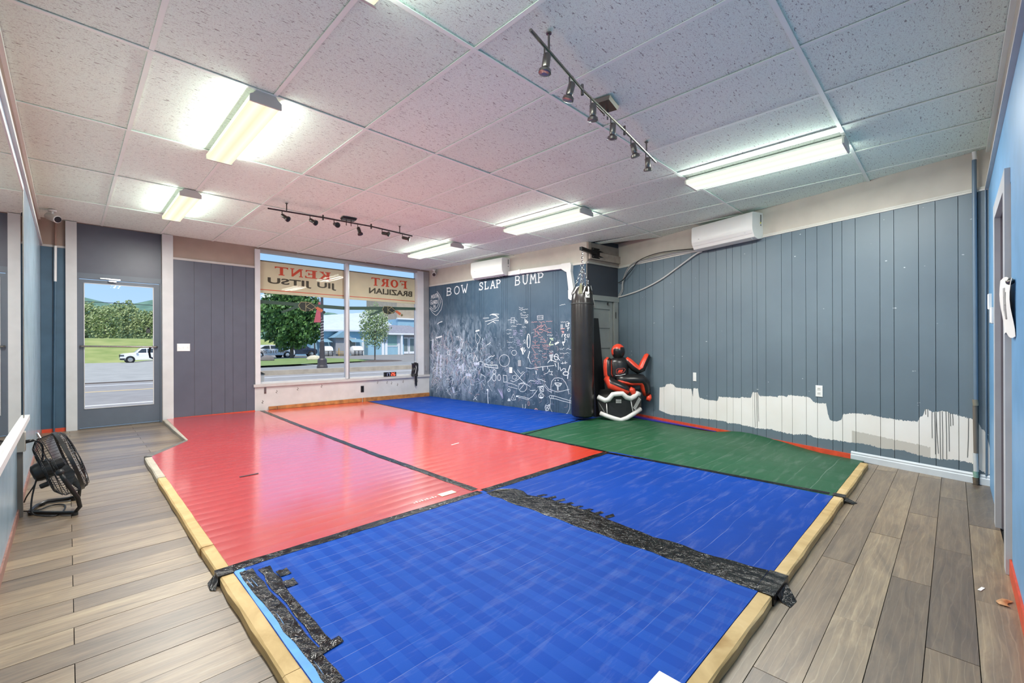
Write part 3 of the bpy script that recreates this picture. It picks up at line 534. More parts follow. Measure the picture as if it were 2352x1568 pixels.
# ---------------------------------------------------------------- ceiling lights
def glow(name, c0, c1, axis_x, width):      # lens with two tube glows
    n = N(name); tcn = n.n('TexCoord'); sp = n.n('SeparateXYZ'); n.l(tcn.outputs['Object'], sp.inputs[0])
    t = n.math('ABSOLUTE', n.math('SUBTRACT', n.math('FRACT', n.math('MULTIPLY', n.math('SUBTRACT', sp.outputs['X'], axis_x), 2/width)), .5))
    col = n.ramp(t, [(.0, c1), (.5, c0)]); n.l(col, n.b.inputs['Emission Color']); n.b.inputs['Emission Strength'].default_value = .74; n.set(base=(.12, .12, .10, 1), rough=.3); return n.m
lensL = glow('prismatic_lens_warm', srgb('#f3efc4'), srgb('#fffff0'), .79, .18); lensR = glow('prismatic_lens_white', srgb('#f2f5e6'), srgb('#ffffff'), 4.10, .25)
capm = M('light_end_cap', '#c6c4be', .5, .04)
def ceiling_light(x0, x1, y0, y1, lens, label, w):
    t = thing('ceiling_light', label, 'ceiling light', ((x0+x1)/2, (y0+y1)/2, CEIL), 'strip lights on the ceiling'); c = (x0+x1)/2; h = (x1-x0)/2; zb = 2.655
    m = MB(); m.box(c-h*.62, c+h*.62, y0+.006, y1-.006, 2.69, CEIL-.003); obj('housing', m, plastic, t)
    m = MB(); pr = [(-h, 2.69), (-h*.98, zb+.008), (-h*.9, zb), (h*.9, zb), (h*.98, zb+.008), (h, 2.69), (h*.72, 2.70), (-h*.72, 2.70)]; k = len(pr)
    m.add([(c+a, y, z) for y in (y0+.012, y1-.012) for a, z in pr], [tuple(range(k)), tuple(range(2*k-1, k-1, -1))]+[(i, k+i, k+(i+1) % k, (i+1) % k) for i in range(k)]); obj('diffuser', m, lens, t)
    for y, s_ in ((y0, 1), (y1, -1)):
        m = MB(); q = [(-h*.62, CEIL-.002), (-h*.8, 2.705), (-h*1.02, 2.692), (-h*1.02, zb-.003), (h*1.02, zb-.003), (h*1.02, 2.692), (h*.8, 2.705), (h*.62, CEIL-.002)]; k = len(q)
        m.add([(c+a, yy, z) for yy in (y, y+.012*s_) for a, z in q], [tuple(range(k)), tuple(range(2*k-1, k-1, -1))]+[(i, k+i, k+(i+1) % k, (i+1) % k) for i in range(k)]); obj('end_cap', m, capm, t)
    for s_ in (-1, 1):             # two tubes glowing through the lens
        ld = bpy.data.lights.new('tube_light', 'AREA'); ld.shape = 'RECTANGLE'; ld.size = (x1-x0)*.16; ld.size_y = (y1-y0)*.94; ld.energy = w/2; ld.color = (1, 1, .95); lo = bpy.data.objects.new('tube_light', ld); COL.objects.link(lo); lo.location = (c+s_*h*.45, (y0+y1)/2, zb-.003); lo.parent = t; lo.matrix_parent_inverse = t.matrix_basis.inverted()
    for s_ in (-1, 1):             # the wrapped sides of the lens throw light sideways along the ceiling
        ld = bpy.data.lights.new('side_light', 'AREA'); ld.shape = 'RECTANGLE'; ld.size = (y1-y0)*.96; ld.size_y = .03; ld.energy = w*SIDE_K; ld.color = (.88, 1, .90); lo = bpy.data.objects.new('side_light', ld); COL.objects.link(lo)
        lo.matrix_world = Matrix.Translation((c+s_*(h*1.02+.006), (y0+y1)/2, 2.672)) @ Vector((s_, 0, .02)).to_track_quat('-Z', 'Y').to_matrix().to_4x4(); lo.parent = t; lo.matrix_parent_inverse = t.matrix_basis.inverted()
ceiling_light(.79, .968, .60, 1.825, lensL, 'warm wraparound ceiling light cut off by the top edge of the picture', LAMP_W*.6)
ceiling_light(.79, .968, 3.035, 4.255, lensL, 'warm wraparound ceiling light, larger of the two near the left wall', LAMP_W)
ceiling_light(.79, .968, 5.43, 6.62, lensL, 'warm wraparound ceiling light nearest the street door', LAMP_W)
ceiling_light(4.10, 4.35, .58, 1.79, lensR, 'white strip ceiling light nearest the slate panelled wall and the large air conditioner', LAMP_W)
ceiling_light(4.10, 4.35, 2.99, 4.25, lensR, 'white strip ceiling light in the middle of the right hand row', LAMP_W)
ceiling_light(4.10, 4.35, 5.39, 6.60, lensR, 'white strip ceiling light nearest the display window', LAMP_W)
# ---------------------------------------------------------------- track lights
lensm = M('spot_lens', '#8c8c88', .15, .1, metal=.4); nick_d = M('dark_nickel', '#4c4845', .35, .1, metal=.9)
def track(label, pts, posts, canopy, heads, mt):
    t = thing('track_light', label, 'track light', (canopy[0], canopy[1], CEIL), 'six head track lights'); zb = 2.635
    for a, b in pts: m = MB(); m.tube([(a[0], a[1], zb), (b[0], b[1], zb)], .0085, 8); obj('track_bar', m, mt, t, True)
    for x, y in posts: m = MB(); m.tube([(x, y, zb), (x, y, CEIL-.002)], .006, 8); m.lathe((x, y, CEIL-.008), [(.014, 0), (.014, .006)], 10); obj('ceiling_post', m, mt, t, True)
    for p, q in zip(pts, pts[1:]): m = MB(); m.tube([(p[1][0], p[1][1], zb-.03), (p[1][0], p[1][1], zb+.03)], .009, 8); obj('bar_joint', m, mt, t, True)
    x, y = canopy; a = math.atan2(pts[0][1][1]-pts[0][0][1], pts[0][1][0]-pts[0][0][0]); R = Matrix.Rotation(a, 3, 'Z'); f = lambda px, py, z: Vector((x, y, z)) + R @ Vector((px, py, 0))
    m = MB(); m.hexa([f(*p, 2.705) for p in ((-.075, -.05), (.075, -.05), (.075, .05), (-.075, .05))]+[f(*p, CEIL-.001) for p in ((-.085, -.06), (.085, -.06), (.085, .06), (-.085, .06))]); obj('canopy', m, mt, t)
    
    for q in (-.03, .03): m = MB(); m.tube([f(q, 0, zb), f(q, 0, 2.705)], .005, 6); obj('canopy_rod', m, mt, t)
    for (hx, hy), dv in heads:
        d = Vector(dv).normalized(); m = MB(); m.tube([(hx, hy, zb), (hx, hy, zb-.05)], .0045, 6); m.sphere((hx, hy, zb-.052), .009, 8, 6); st = obj('head_stem', m, mt, t, True)
        o = Vector((hx, hy, zb-.055))-d*.012+Vector((.0, -.016, 0)); m = MB(); m.lathe(o, [(.013, 0), (.020, .008), (.0205, .064), (.0185, .070), (.021, .076), (.031, .083), (.032, .098), (.029, .100)], 14, axis=d); h = obj('lamp_head', m, mt, t, True)
        m = MB(); m.lathe(o, [(.0285, .0995), (.014, .102)], 14, axis=d); obj('lens', m, lensm if mt is metal else black, h)
track('bright nickel track light with six spot heads overhead, nearest the camera', [((1.545, 1.41), (2.12, 1.53)), ((2.12, 1.53), (2.73, 1.615)), ((2.73, 1.615), (3.375, 1.715))], [(1.72, 1.445), (3.18, 1.69)], (2.49, 1.61),
      [((1.68, 1.44), (-.1, .1, -1)), ((1.96, 1.50), (-.12, .25, -1)), ((2.22, 1.54), (.1, .1, -1)), ((2.51, 1.585), (.12, .15, -1)), ((2.86, 1.64), (.25, -.1, -1)), ((3.16, 1.685), (.2, .1, -1))], metal)
track('dark nickel track light with six spot heads in front of the display window', [((1.525, 5.23), (2.09, 5.165)), ((2.09, 5.165), (2.67, 5.13)), ((2.67, 5.13), (3.30, 5.195))], [(1.71, 5.21), (3.10, 5.18)], (2.46, 5.30),
      [((1.665, 5.215), (.5, -.75, -.6)), ((1.95, 5.18), (.4, -.8, -.5)), ((2.215, 5.155), (0, -1, -.35)), ((2.50, 5.14), (.15, -.35, -1)), ((2.83, 5.15), (.6, -.8, -.2)), ((3.14, 5.18), (.75, -.6, -.2))], nick_d)
# ---------------------------------------------------------------- air conditioners, duct, cables
acw = M('aircon_white', '#e9e9e6', .35, .02)
def aircon(fr, a0, a1, label, worn):
    t = thing('air_conditioner', label, 'air conditioner', fr((a0+a1)/2, 2.4, 0)); ac = [(.0, 2.395), (.10, 2.375), (.165, 2.395), (.205, 2.465), (.212, 2.52), (.208, 2.66), (.19, 2.682), (0, 2.69)]
    m = MB(); m.prof(fr, ac, a0, a1); obj('casing', m, acw, t, True)
    m = MB(); m.prof(fr, [(.105, 2.372), (.168, 2.392), (.172, 2.396), (.11, 2.38)], a0+.05, a1-.05); obj('louvre_flap', m, M('aircon_flap', '#cfcfcd', .4, .02), t)
    m = MB(); m.prof(fr, [(.19, 2.437), (.211, 2.472), (.2135, 2.472), (.193, 2.434)], a0+.01, a1-.01); obj('front_lip', m, acw, t)
    m = MB(); m.fbox(fr, a1, a1+.0015, 2.58, 2.665, .03, .055); m.fbox(fr, a1, a1+.0015, 2.535, 2.552, .033, .052); obj('rating_label', m, M('grey_label', '#7e7e7c', .6, .25, 90), t)
    if not worn: m = MB(); m.poly(Fr(fr(a1+.001, 0, 0)[:2], fr.k[:2]), [(.03, 2.562), (.062, 2.562), (.046, 2.588)], 0, .001); obj('warning_sticker', m, M('yellow_sticker', '#d8cf4a', .5, .05), t)
    m = MB(); m.fbox(fr, a1-.10, a1-.088, 2.452, 2.464, .196, .204); obj('indicator', m, M('grey_label2', '#8d8f8f', .4, 0), t)
    m = MB(); m.fbox(fr, a0+.1, a0+.115, 2.505, 2.512, .2105, .2125); obj('badge', m, M('grey_label2', '#8d8f8f', .4, 0), t)
    if worn:
        m = MB()
        for q in range(9): m.fbox(fr, a0+.10+q*.07, a0+.14+q*.07, 2.366, 2.384, .04, .10)
        obj('open_louvre', m, black, t)
    return t
aircon(RI, 1.575, 2.395, 'large white wall air conditioner high on the slate panelled wall', False)
aircon(CH, 1.53, 2.32, 'white wall air conditioner above the chalkboard lettering', True)
duct = M('line_set_duct', '#dcdcd9', .4, .03)
t = thing('line_set_cover', 'white pipe cover running from the chalkboard air conditioner to the punching bag', 'pipe cover', CH(2.9, 2.4, 0))
m = MB(); m.fbox(CH, 2.34, 2.62, 2.375, 2.445, .01, .075); m.fbox(CH, 2.58, 2.62, 2.37, 2.45, .01, .08); obj('duct_section', m, duct, t)
m = MB(); m.hexa([CH(2.62, 2.378, .075), CH(3.50, 2.358, .075), CH(3.50, 2.358, .01), CH(2.62, 2.378, .01), CH(2.62, 2.442, .075), CH(3.50, 2.43, .075), CH(3.50, 2.43, .01), CH(2.62, 2.442, .01)]); obj('duct_section', m, duct, t)
m = MB(); m.poly(CH, [(3.49, 2.352), (3.575, 2.30), (3.665, 2.30), (3.672, 2.40), (3.655, 2.436), (3.49, 2.436)], .008, .08); obj('duct_elbow', m, duct, t)
m = MB(); m.poly(CH, [(3.585, 2.30), (3.625, 2.00), (3.715, 2.00), (3.662, 2.30)], .01, .076); obj('duct_section', m, duct, t)
m = MB(); m.poly(CH, [(3.618, 2.01), (3.62, 1.88), (3.66, 1.85), (3.72, 1.86), (3.722, 2.01)], .008, .08); obj('duct_end', m, duct, t)
cab_w = M('pale_hose', '#c3c3c0', .4, .04); 
def cable(name, pts, r, mat, label, cat='cable', seg=8):
    q = [];  P = [Vector(p) for p in pts]
    for i in range(len(P)-1):      # Catmull-Rom
        p0, p1, p2, p3 = P[max(i-1, 0)], P[i], P[i+1], P[min(i+2, len(P)-1)]
        for k in range(6):
            s_ = k/6; q.append(.5*((2*p1)+(p2-p0)*s_+(2*p0-5*p1+4*p2-p3)*s_*s_+(3*p1-p0-3*p2+p3)*s_**3))
    q.append(P[-1]); m = MB(); m.tube(q, r, seg); return single(name, m, mat, label, cat, None, True)
c = lambda a, z, n=.03: RI(a, z, n)
cable('drain_hose', [c(1.60, 2.385), c(1.50, 2.36, .04), c(1.20, 2.23), c(.90, 2.10), c(.55, 2.0), c(.2, 1.945), c(.03, 1.93)], .011, cab_w, 'single pale drain hose drooping across the slate panelling', 'hose')
cable('insulated_hose', [c(1.58, 2.40), c(1.2, 2.43), c(.8, 2.43), c(.45, 2.42), c(.25, 2.34), c(.14, 2.18), c(.12, 2.03), c(.05, 1.945)], .016, cab_w, 'thicker pale hose bundled with the black cable in the corner', 'hose')
cable('insulated_hose', [c(1.58, 2.41, .05), c(1.2, 2.44, .05), c(.8, 2.44, .05), c(.47, 2.435, .05), c(.27, 2.36, .05), c(.16, 2.18, .05), c(.135, 2.04, .05), c(.06, 1.95, .05)], .012, M('grey_hose', '#8b8b89', .4, .05), 'thinner grey hose along the outside of the corner bundle', 'hose')
cable('power_cable', [c(1.58, 2.425, .06), c(1.15, 2.475, .06), c(.8, 2.49, .05), c(.5, 2.44, .06), c(.38, 2.33, .07), c(.24, 2.22, .08), c(.13, 2.17, .07), c(.05, 2.16, .05)], .006, black, 'black power cable looping over the hose bundle in the corner')
# ---------------------------------------------------------------- small wall fittings
def plate(fr, a0, a1, z0, z1, label, kind, mat=plastic, n0=.012):
    t = thing({'o': 'wall_outlet', 's': 'light_switch', 'b': 'wall_plate'}[kind], label, {'o': 'outlet', 's': 'switch', 'b': 'wall plate'}[kind], fr((a0+a1)/2, (z0+z1)/2, n0))
    m = MB(); m.rbox(fr, a0, a1, z0, z1, n0, n0+.008, .003); obj('cover_plate', m, mat, t); c = (a0+a1)/2; h = z1-z0
    if kind == 'o':
        for zz in (z0+h*.3, z0+h*.7):
            m = MB(); m.rbox(fr, c-.016, c+.016, zz-.015, zz+.015, n0+.007, n0+.010, .002); r = obj('receptacle', m, M('off_white_socket', '#d0d0cc', .4, 0), t)
            m = MB(); m.fbox(fr, c-.008, c-.005, zz-.003, zz+.008, n0+.0095, n0+.0105); m.fbox(fr, c+.005, c+.008, zz-.003, zz+.008, n0+.0095, n0+.0105); obj('slot', m, dark, r)
    if kind == 's':
        for k in range(3): x = a0+(a1-a0)*(k+.5)/3; m = MB(); m.fbox(fr, x-.006, x+.006, (z0+z1)/2-.012, (z0+z1)/2+.012, n0+.008, n0+.015); obj('toggle', m, plastic, t)
    return t
plate(RI, 2.962, 3.03, .595, .714, 'white wall outlet above the bare strip, right of the panelling middle', 'o')
plate(RI, 1.44, 1.49, .655, .772, 'white blank wall plate with torn left edge near the dummy', 'b')
plate(CH, 2.515, 2.585, .785, .892, 'grey blank wall plate, upper of the two on the chalkboard', 'b', M('grey_plate', '#9ba0a6', .4, .04))
plate(CH, 2.309, 2.381, .658, .763, 'white wall plate, lower of the two on the chalkboard', 'b')
plate(FR, 1.105, 1.258, 1.085, 1.193, 'white triple switch plate beside the street door', 's')
t = thing('wall_outlet', 'black outlet low on the white wall under the window', 'outlet', FR(3.91, .34, 0)); m = MB(); m.rbox(FR, 3.879, 3.939, .281, .40, .01, .02, .003); obj('cover_plate', m, black, t); m = MB(); m.fbox(FR, 3.895, 3.923, .30, .335, .02, .023); m.fbox(FR, 3.895, 3.923, .345, .38, .02, .023); obj('receptacle', m, steel, t)
t = thing('sash_latch', 'grey metal latch plate at the left end of the white wall', 'latch', FR(2.25, .42, 0)); m = MB(); m.rbox(FR, 2.236, 2.266, .385, .485, .01, .018, .003); obj('plate', m, metal, t); m = MB(); m.tube([FR(2.251, .41, .018), FR(2.251, .40, .03)], .005, 8); obj('pin', m, metal, t)
t = thing('thermostat', 'white thermostat box between the corner and the cased doorway', 'thermostat', BA(-4.55, 1.35, 0)); m = MB(); m.rbox(BA, -4.62, -4.50, 1.29, 1.40, .006, .03, .006); obj('housing', m, plastic, t); m = MB(); m.rbox(BA, -4.60, -4.575, 1.39, 1.50, .02, .04, .005); obj('side_lever', m, plastic, t)
# clock on the sill
t = thing('digital_clock', 'small black digital clock with red digits on the window sill', 'clock', (4.49, 7.87, .545)); CK = Fr((4.365, 7.868), (1, 0))
m = MB(); m.rbox(CK, 0, .258, .546, .632, -.04, .0, .008); obj('case', m, black, t)
SEG = {'1': 'bc', '7': 'abc', '2': 'abged', '6': 'acdefg'}
for i, ch in enumerate('1726'):
    x0 = .028+i*.052+(.012 if i > 1 else 0); m = MB(); w_, h_ = .03, .026; zc_ = .589
    for s_ in SEG[ch]:
        p = {'a': [(0, h_), (w_, h_)], 'g': [(0, 0), (w_, 0)], 'd': [(0, -h_), (w_, -h_)], 'f': [(0, 0), (0, h_)], 'b': [(w_, 0), (w_, h_)], 'e': [(0, -h_), (0, 0)], 'c': [(w_, -h_), (w_, 0)]}[s_]
        m.ribbon(CK, [(x0+a, zc_+b) for a, b in p], .008, .001)
    obj('digit', m, emis('red_led', (1, .12, .06), 1.3) if i > 1 else emis('dim_led', (.35, .36, .55), .35), t)
# pouch hanging at the right end of the window
t = thing('hanging_pouch', 'black zip pouch hanging at the right end of the window with its strap dangling', 'pouch', (5.03, 7.83, .55))
m = MB(); m.grid(lambda u, v: FR(4.955+.155*u+.008*math.sin(v*5), .80-.27*v-.01*math.sin(u*9), .05+.028*math.sin(math.pi*u)+.004*math.sin(v*14)), 12, 12); m.grid(lambda u, v: FR(4.955+.155*(1-u)+.008*math.sin(v*5), .80-.27*v-.01*math.sin((1-u)*9), .046), 12, 12); obj('pouch_body', m, vinylb, t, 'all')
m = MB(); m.tube([FR(5.035, .83, .05), FR(5.035, .80, .062), FR(5.045, .70, .083), FR(5.03, .62, .08), FR(5.02, .56, .07), FR(5.05, .52, .06), FR(5.055, .45, .055)], .0045, 6); obj('zip_cord', m, plastic, t, True)
m = MB(); m.tube([FR(5.05, .535, .06), FR(5.055, .46, .055), FR(5.06, .38, .05), FR(5.065, .325, .05)], [.022, .027, .026, .018], 8, flat=.4, up=(1, 0, 0)); obj('strap', m, black, t, True)
# security cameras
def camera_unit(label, base, aim, body):
    t = thing('security_camera', label, 'security camera', base); b = Vector(base); d = Vector(aim).normalized()
    m = MB(); m.lathe(b-Vector((0, 0, .02)), [(.036, 0), (.036, .02)], 14); m.tube([b-Vector((0, 0, .02)), b-Vector((0, 0, .06))], .012, 8); obj('mount', m, plastic, t, True)
    o = b-Vector((0, 0, .085))-d*.07; m = MB(); m.lathe(o, [(.034, 0), (.041, .012), (.042, .145), (.037, .15)], 16, axis=d); h = obj('housing', m, plastic, t, True); m = MB(); m.lathe(o, [(.034, .1502), (.034, .154), (.016, .155)], 16, axis=d); obj('lens_face', m, black, h, True)
camera_unit('white bullet security camera in the corner left of the street door', (-.12, 7.35, 2.728), (.55, -.75, -.35), 0)
camera_unit('small white security camera at the window end of the chalkboard wall', (5.36, 7.62, 2.72), (-.55, -.75, -.35), 0)
# pipes in the corners
t = thing('corner_pipe', 'thin blue painted pipe with a white collar left of the street door', 'pipe', (-.11, 7.86, .1)); P = Fr((0, 7.85), (1, 0))
m = MB(); m.tube([(-.10, 7.85, 2.72), (-.103, 7.85, 2.40)], .010, 8); obj('upper_section', m, M('brown_pipe', '#8c6f62', .5, .1), t, True); m = MB(); m.tube([(-.103, 7.85, 2.40), (-.106, 7.85, 1.96)], .0135, 8); obj('collar', m, plastic, t, True); m = MB(); m.tube([(-.106, 7.85, 1.96), (-.122, 7.85, .11)], .010, 8); obj('lower_section', m, navy, t, True)
t = thing('steam_pipe', 'slate painted pipe rising to the ceiling in the back right corner, rusty at its foot', 'pipe', RI(4.18, 0, .04))
for nm, z0, z1, r, mt in (('pipe_section', 2.66, 2.728, .014, plastic), ('pipe_section', .69, 2.66, .0145, slate), ('pipe_collar', .64, .69, .018, M('old_brass', '#8c8676', .45, .2)), ('pipe_section', .25, .64, .0155, M('bare_pipe', '#6f675e', .45, .15)), ('pipe_section', .10, .25, .0155, M('white_pipe', '#bfc2c2', .45, .1)), ('pipe_section', .05, .10, .0165, M('verdigris_pipe', '#7fa394', .6, .25, 40)), ('pipe_foot', -.02, .05, .0175, M('rusty_pipe', '#5d5142', .7, .3, 40))):
    m = MB(); m.tube([RI(4.178, z0, .04), RI(4.173, z1, .04)], r, 12); obj(nm, m, mt, t, True)
m = MB(); m.lathe(RI(4.178, -.012, .04), [(.04, 0), (.035, .006)], 12); obj('floor_flange', m, steel, t)
m = MB(); m.tube([RI(4.232, 2.40, .02), RI(4.232, .05, .02)], .006, 8); single('thin_conduit', m, slate, 'thin slate painted conduit right behind the corner steam pipe', 'conduit', None, True)
# sheet of paper on the doorway casing
def ppr(u, v): return (3.36-.30*u+.02*math.sin(v*4), -.166-.026*u-.006*math.sin(u*4+v*2)+.006*math.sin(v*5), 1.47-.275*v-.01*u+.012*math.sin(u*6))
t = thing('paper_sheet', 'curled white sheet with a grey drawing pinned beside the doorway', 'paper', (3.3, -.18, 1.4)); m = MB(); m.grid(ppr, 8, 8); obj('sheet', m, M('paper_white', '#e9e7e4', .7, .04), t, 'all')
m = MB(); pts = [(.35, .2), (.45, .35), (.4, .6), (.55, .7), (.6, .45), (.5, .25)]
for a, b in zip(pts, pts[1:]): m.tube([Vector(ppr(*a))+Vector((0, .001, 0)), Vector(ppr(*b))+Vector((0, .001, 0))], .006, 5)
obj('drawn_mark', m, M('pencil_grey', '#a5a4a3', .7, .1), t); m = MB(); m.sphere((3.12, -.185, 1.44), .016, 10, 8); obj('push_pin', m, metal, t, True)
# mirror, its shelf and the surface box below
mir = N('mirror_silver'); mir.set(base=(.86, .88, .88, 1), metal=1.0, rough=.01)
t = thing('wall_mirror', 'tall wall mirror resting on the white shelf along the left wall', 'mirror', (-.2, 3.0, .69))
m = MB(); m.fbox(LE, .30, 4.30, .69, 2.17, .040, .046); obj('mirror_glass', m, mir.m, t); m = MB(); m.fbox(LE, .30, 4.30, .69, 2.17, .020, .040); obj('mirror_backing', m, greypaint, t)
m = MB(); m.fbox(LE, 4.30, 4.335, .68, 2.18, .018, .048); obj('side_channel', m, M('channel_grey', '#7d7870', .35, .08, metal=.4), t); m = MB(); m.fbox(LE, .30, 4.30, 2.17, 2.20, .018, .05); obj('top_channel', m, white, t)
m = MB(); m.fbox(LE, -.1, 4.50, .655, .688, .018, .066); m.fbox(LE, -.1, 4.50, .60, .655, .018, .03); single('mirror_shelf', m, white, 'long white shelf rail below the mirror on the left wall', 'shelf')
t = thing('surface_raceway', 'grey cable raceway and outlet box below the end of the mirror shelf', 'raceway', (-.22, 4.30, .05)); rw = M('raceway_grey', '#6f6a63', .5, .08)
m = MB(); m.rbox(LE, 4.26, 4.34, .475, .60, .018, .055, .004); obj('outlet_box', m, M('box_grey', '#a09c94', .45, .06), t); m = MB(); m.fbox(LE, 4.28, 4.32, .045, .475, .018, .042); obj('raceway_cover', m, rw, t)
# ---------------------------------------------------------------- mats, timbers, tape
TH = .045
def rect_mat(x0, x1, y0, y1, mat, label, hump=None, edge=None, group=None, name='floor_mat'):
    nu = max(2, int((x1(0)-x0(0))/.12)); nv = max(2, int((y1-y0)/.12)); m = MB()
    def P(u, v):
        y = y0+(y1-y0)*v; a, b = x0(y), x1(y); x = a+(b-a)*u; z = fz(x, y)+TH
        if hump: z += hump(x, y)
        return (x, y, z)
    m.grid(P, nu, nv); b = len(m.v); W_ = nu+1
    rim = [i for i in range(W_)] + [j*W_+nu for j in range(1, nv+1)] + [nv*W_+i for i in range(nu-1, -1, -1)] + [j*W_ for j in range(nv-1, 0, -1)]
    k = len(rim)
    for i in rim: m.v.append(m.v[i].copy())
    for i in rim: p = m.v[i]; m.v.append(Vector((p.x, p.y, fz(p.x, p.y)+.001)))
    for i in range(k): m.f.append((b+(i+1) % k, b+i, b+k+i, b+k+(i+1) % k)); m.mi.append(0)
    o = single(name, m, mat, label, 'mat', group, 'all'); return o
C_ = lambda v: (lambda y: v)
G_ = 'roll out wrestling mats'
seamB = lambda y: 3.88+.022*(y-2.5)
left_edge = lambda y: .56 if y < 5.42 else (.56+(y-5.42)*(.93-.56)/(6.02-5.42) if y < 6.02 else .945+.02*(y-6.02))
rect_mat(left_edge, C_(2.163), 2.512, 7.86, MATS['red_mat'], 'red floor mat along the left timber, nearest the street door', group=G_)
rect_mat(C_(2.167), lambda y: seamB(y)-.002, 2.512, 7.86, MATS['orange_mat'], 'orange red floor mat in the middle, below the display window', group=G_)
rect_mat(lambda y: seamB(y)+.002, lambda y: 5.405+(7.89-y)*.0514, 3.80, 7.85, MATS['blue_mat2'], 'blue floor mat strip along the chalkboard wall', group=G_)
def hump(x, y):                    # the green mat rides up against the wall
    a, z = ((Vector((x, y))-Vector((6.388, 3.903))).dot(Vector((-.2583513, -.966051))), 0); d = 6.388-.2674*(3.903-y)-x
    dip = -.036*math.exp(-(d/.22)**2)*(1 if a < 1.7 else (max(0, 1-(a-1.7)/.3) if a < 2.5 else min(1, max(0, (a-2.6)/.4))))
    return dip+.045*math.exp(-((a-2.30)/.28)**2)*math.exp(-(d/.16)**2)+.012*math.sin(x*9)*math.sin(y*7)*math.exp(-((a-2.3)/.5)**2)*math.exp(-(d/.35)**2)
rect_mat(lambda y: seamB(y)+.002 if y > 2.5 else 3.94, lambda y: 6.352-.2674*(3.903-y)-(.15*max(0, (y-2.9)/.9) if y > 2.9 else 0), .63, 3.795, MATS['green_mat'], 'green floor mat in the corner under the dummy and along the slate wall', hump=hump, group=G_)
rect_mat(C_(2.30), C_(3.938), .63, 2.508, MATS['blue_mat2'], 'blue floor mat between the wide black tape and the green mat', group=G_)
rect_mat(C_(.56), C_(2.297), .63, 2.508, MATS['blue_mat'], 'blue floor mat in the foreground with taped left edge', group=G_)
m = MB(); m.hexa([RI(.35, .030, .14), RI(1.80, .030, .04), RI(1.80, .026, .03), RI(.35, .026, .03), RI(.35, .050, .14), RI(1.80, .036, .04), RI(1.80, .036, .03), RI(.35, .050, .03)]); single('mat_strip', m, M('violet_blue_vinyl', '#34379e', .35, .1), 'sliver of violet blue mat between the green mat and the red base strip', 'mat')
# blue underlay strip beside the left timber
m = MB(); m.grid(lambda u, v: (.562+.045*u, .7+1.78*v, fz(.58, .7+1.78*v)+TH+.0012+.001*math.sin(v*30)), 2, 24); single('underlay_strip', m, M('pale_blue_underlay', '#4f93d0', .4, .12, 14), 'pale blue strip of worn vinyl between the left timber and the tape', 'mat strip', None, 'all')
def timber_piece(path, w, label, h=.043, mat_=None):      # a 2x timber along a path (inner edge), wobbly sawn top
    m = MB(); pts = []; n = len(path)
    P = []
    for (x0, y0), (x1, y1) in zip(path, path[1:]):
        L = math.hypot(x1-x0, y1-y0); k = max(2, int(L/.15))
        for i in range(k): P.append((x0+(x1-x0)*i/k, y0+(y1-y0)*i/k))
    P.append(path[-1]); nn = len(P)
    for i, (x, y) in enumerate(P):
        a = P[max(0, i-1)]; b = P[min(nn-1, i+1)]; dx, dy = b[0]-a[0], b[1]-a[1]; L = math.hypot(dx, dy); ox, oy = -dy/L*w, dx/L*w; j = rng.uniform(-.003, .003); jj = rng.uniform(-.002, .002)
        q = (x+ox*(1+j*20), y+oy*(1+j*20)); zi = fz(x, y)+h+jj; zo = fz(*q)+h+jj
        m.v += [Vector((x, y, zi)), Vector((x+ox*.85, y+oy*.85, zo)), Vector((q[0], q[1], zo-.006)), Vector((q[0], q[1], fz(*q)+.001)), Vector((x, y, fz(x, y)+.001))]
    for i in range(nn-1):
        for k in range(5): m.f.append((i*5+k, i*5+(k+1) % 5, (i+1)*5+(k+1) % 5, (i+1)*5+k)); m.mi.append(0)
    m.f += [(4, 3, 2, 1, 0), tuple((nn-1)*5+k for k in range(5))]; m.mi += [0, 0]
    return single('curb_timber', m, mat_ or MATS['timber'], label, 'timber', 'timbers framing the mats')
timber_piece([(.562, .62), (.562, 1.585)], .062, 'pine timber at the bottom edge of the picture along the left of the blue mat')
timber_piece([(.562, 1.59), (.562, 2.46)], .060, 'pine timber along the left of the taped blue mat, below the tape wrap')
timber_piece([(.562, 2.46), (.56, 2.865)], .060, 'short pine timber on the left just above the tape wrap')
timber_piece([(.56, 2.87), (.565, 4.55)], .060, 'long pine timber along the middle of the red mat')
timber_piece([(.565, 4.555), (.57, 5.42)], .060, 'weathered timber along the red mat ending at the angled step', mat_=M('weathered_wood', '#b3aa99', .6, .15, 14))
timber_piece([(.985, 6.06), (.985, 7.80)], .055, 'short weathered timber running from the step to the street door', mat_=M('weathered_wood', '#b3aa99'))
m = MB(); p = [(.51, 5.46), (.56, 5.42), (.935, 6.0), (.92, 6.06)]; m.hexa([(x, y, fz(x, y)+.001) for x, y in p]+[(x, y, fz(x, y)+TH+.001) for x, y in p]); single('edge_strip', m, M('worn_dark_edging', '#6c6862', .5, .2, 20), 'dark angled edging between the two left timbers', 'edging')
def tr(x0, x1, label): timber_piece([(x0, .628), (x1, .628)], -.058, label)
tr(.50, 2.20, 'pine timber along the right hand edge of the foreground blue mat'); tr(2.42, 3.87, 'pine timber between the wide tape and the short joint, along the second blue mat'); tr(3.875, 4.02, 'short pine block beside the tape wrap at the green mat'); tr(4.03, 5.25, 'pine timber along the end of the green mat, nearest the baseboard')
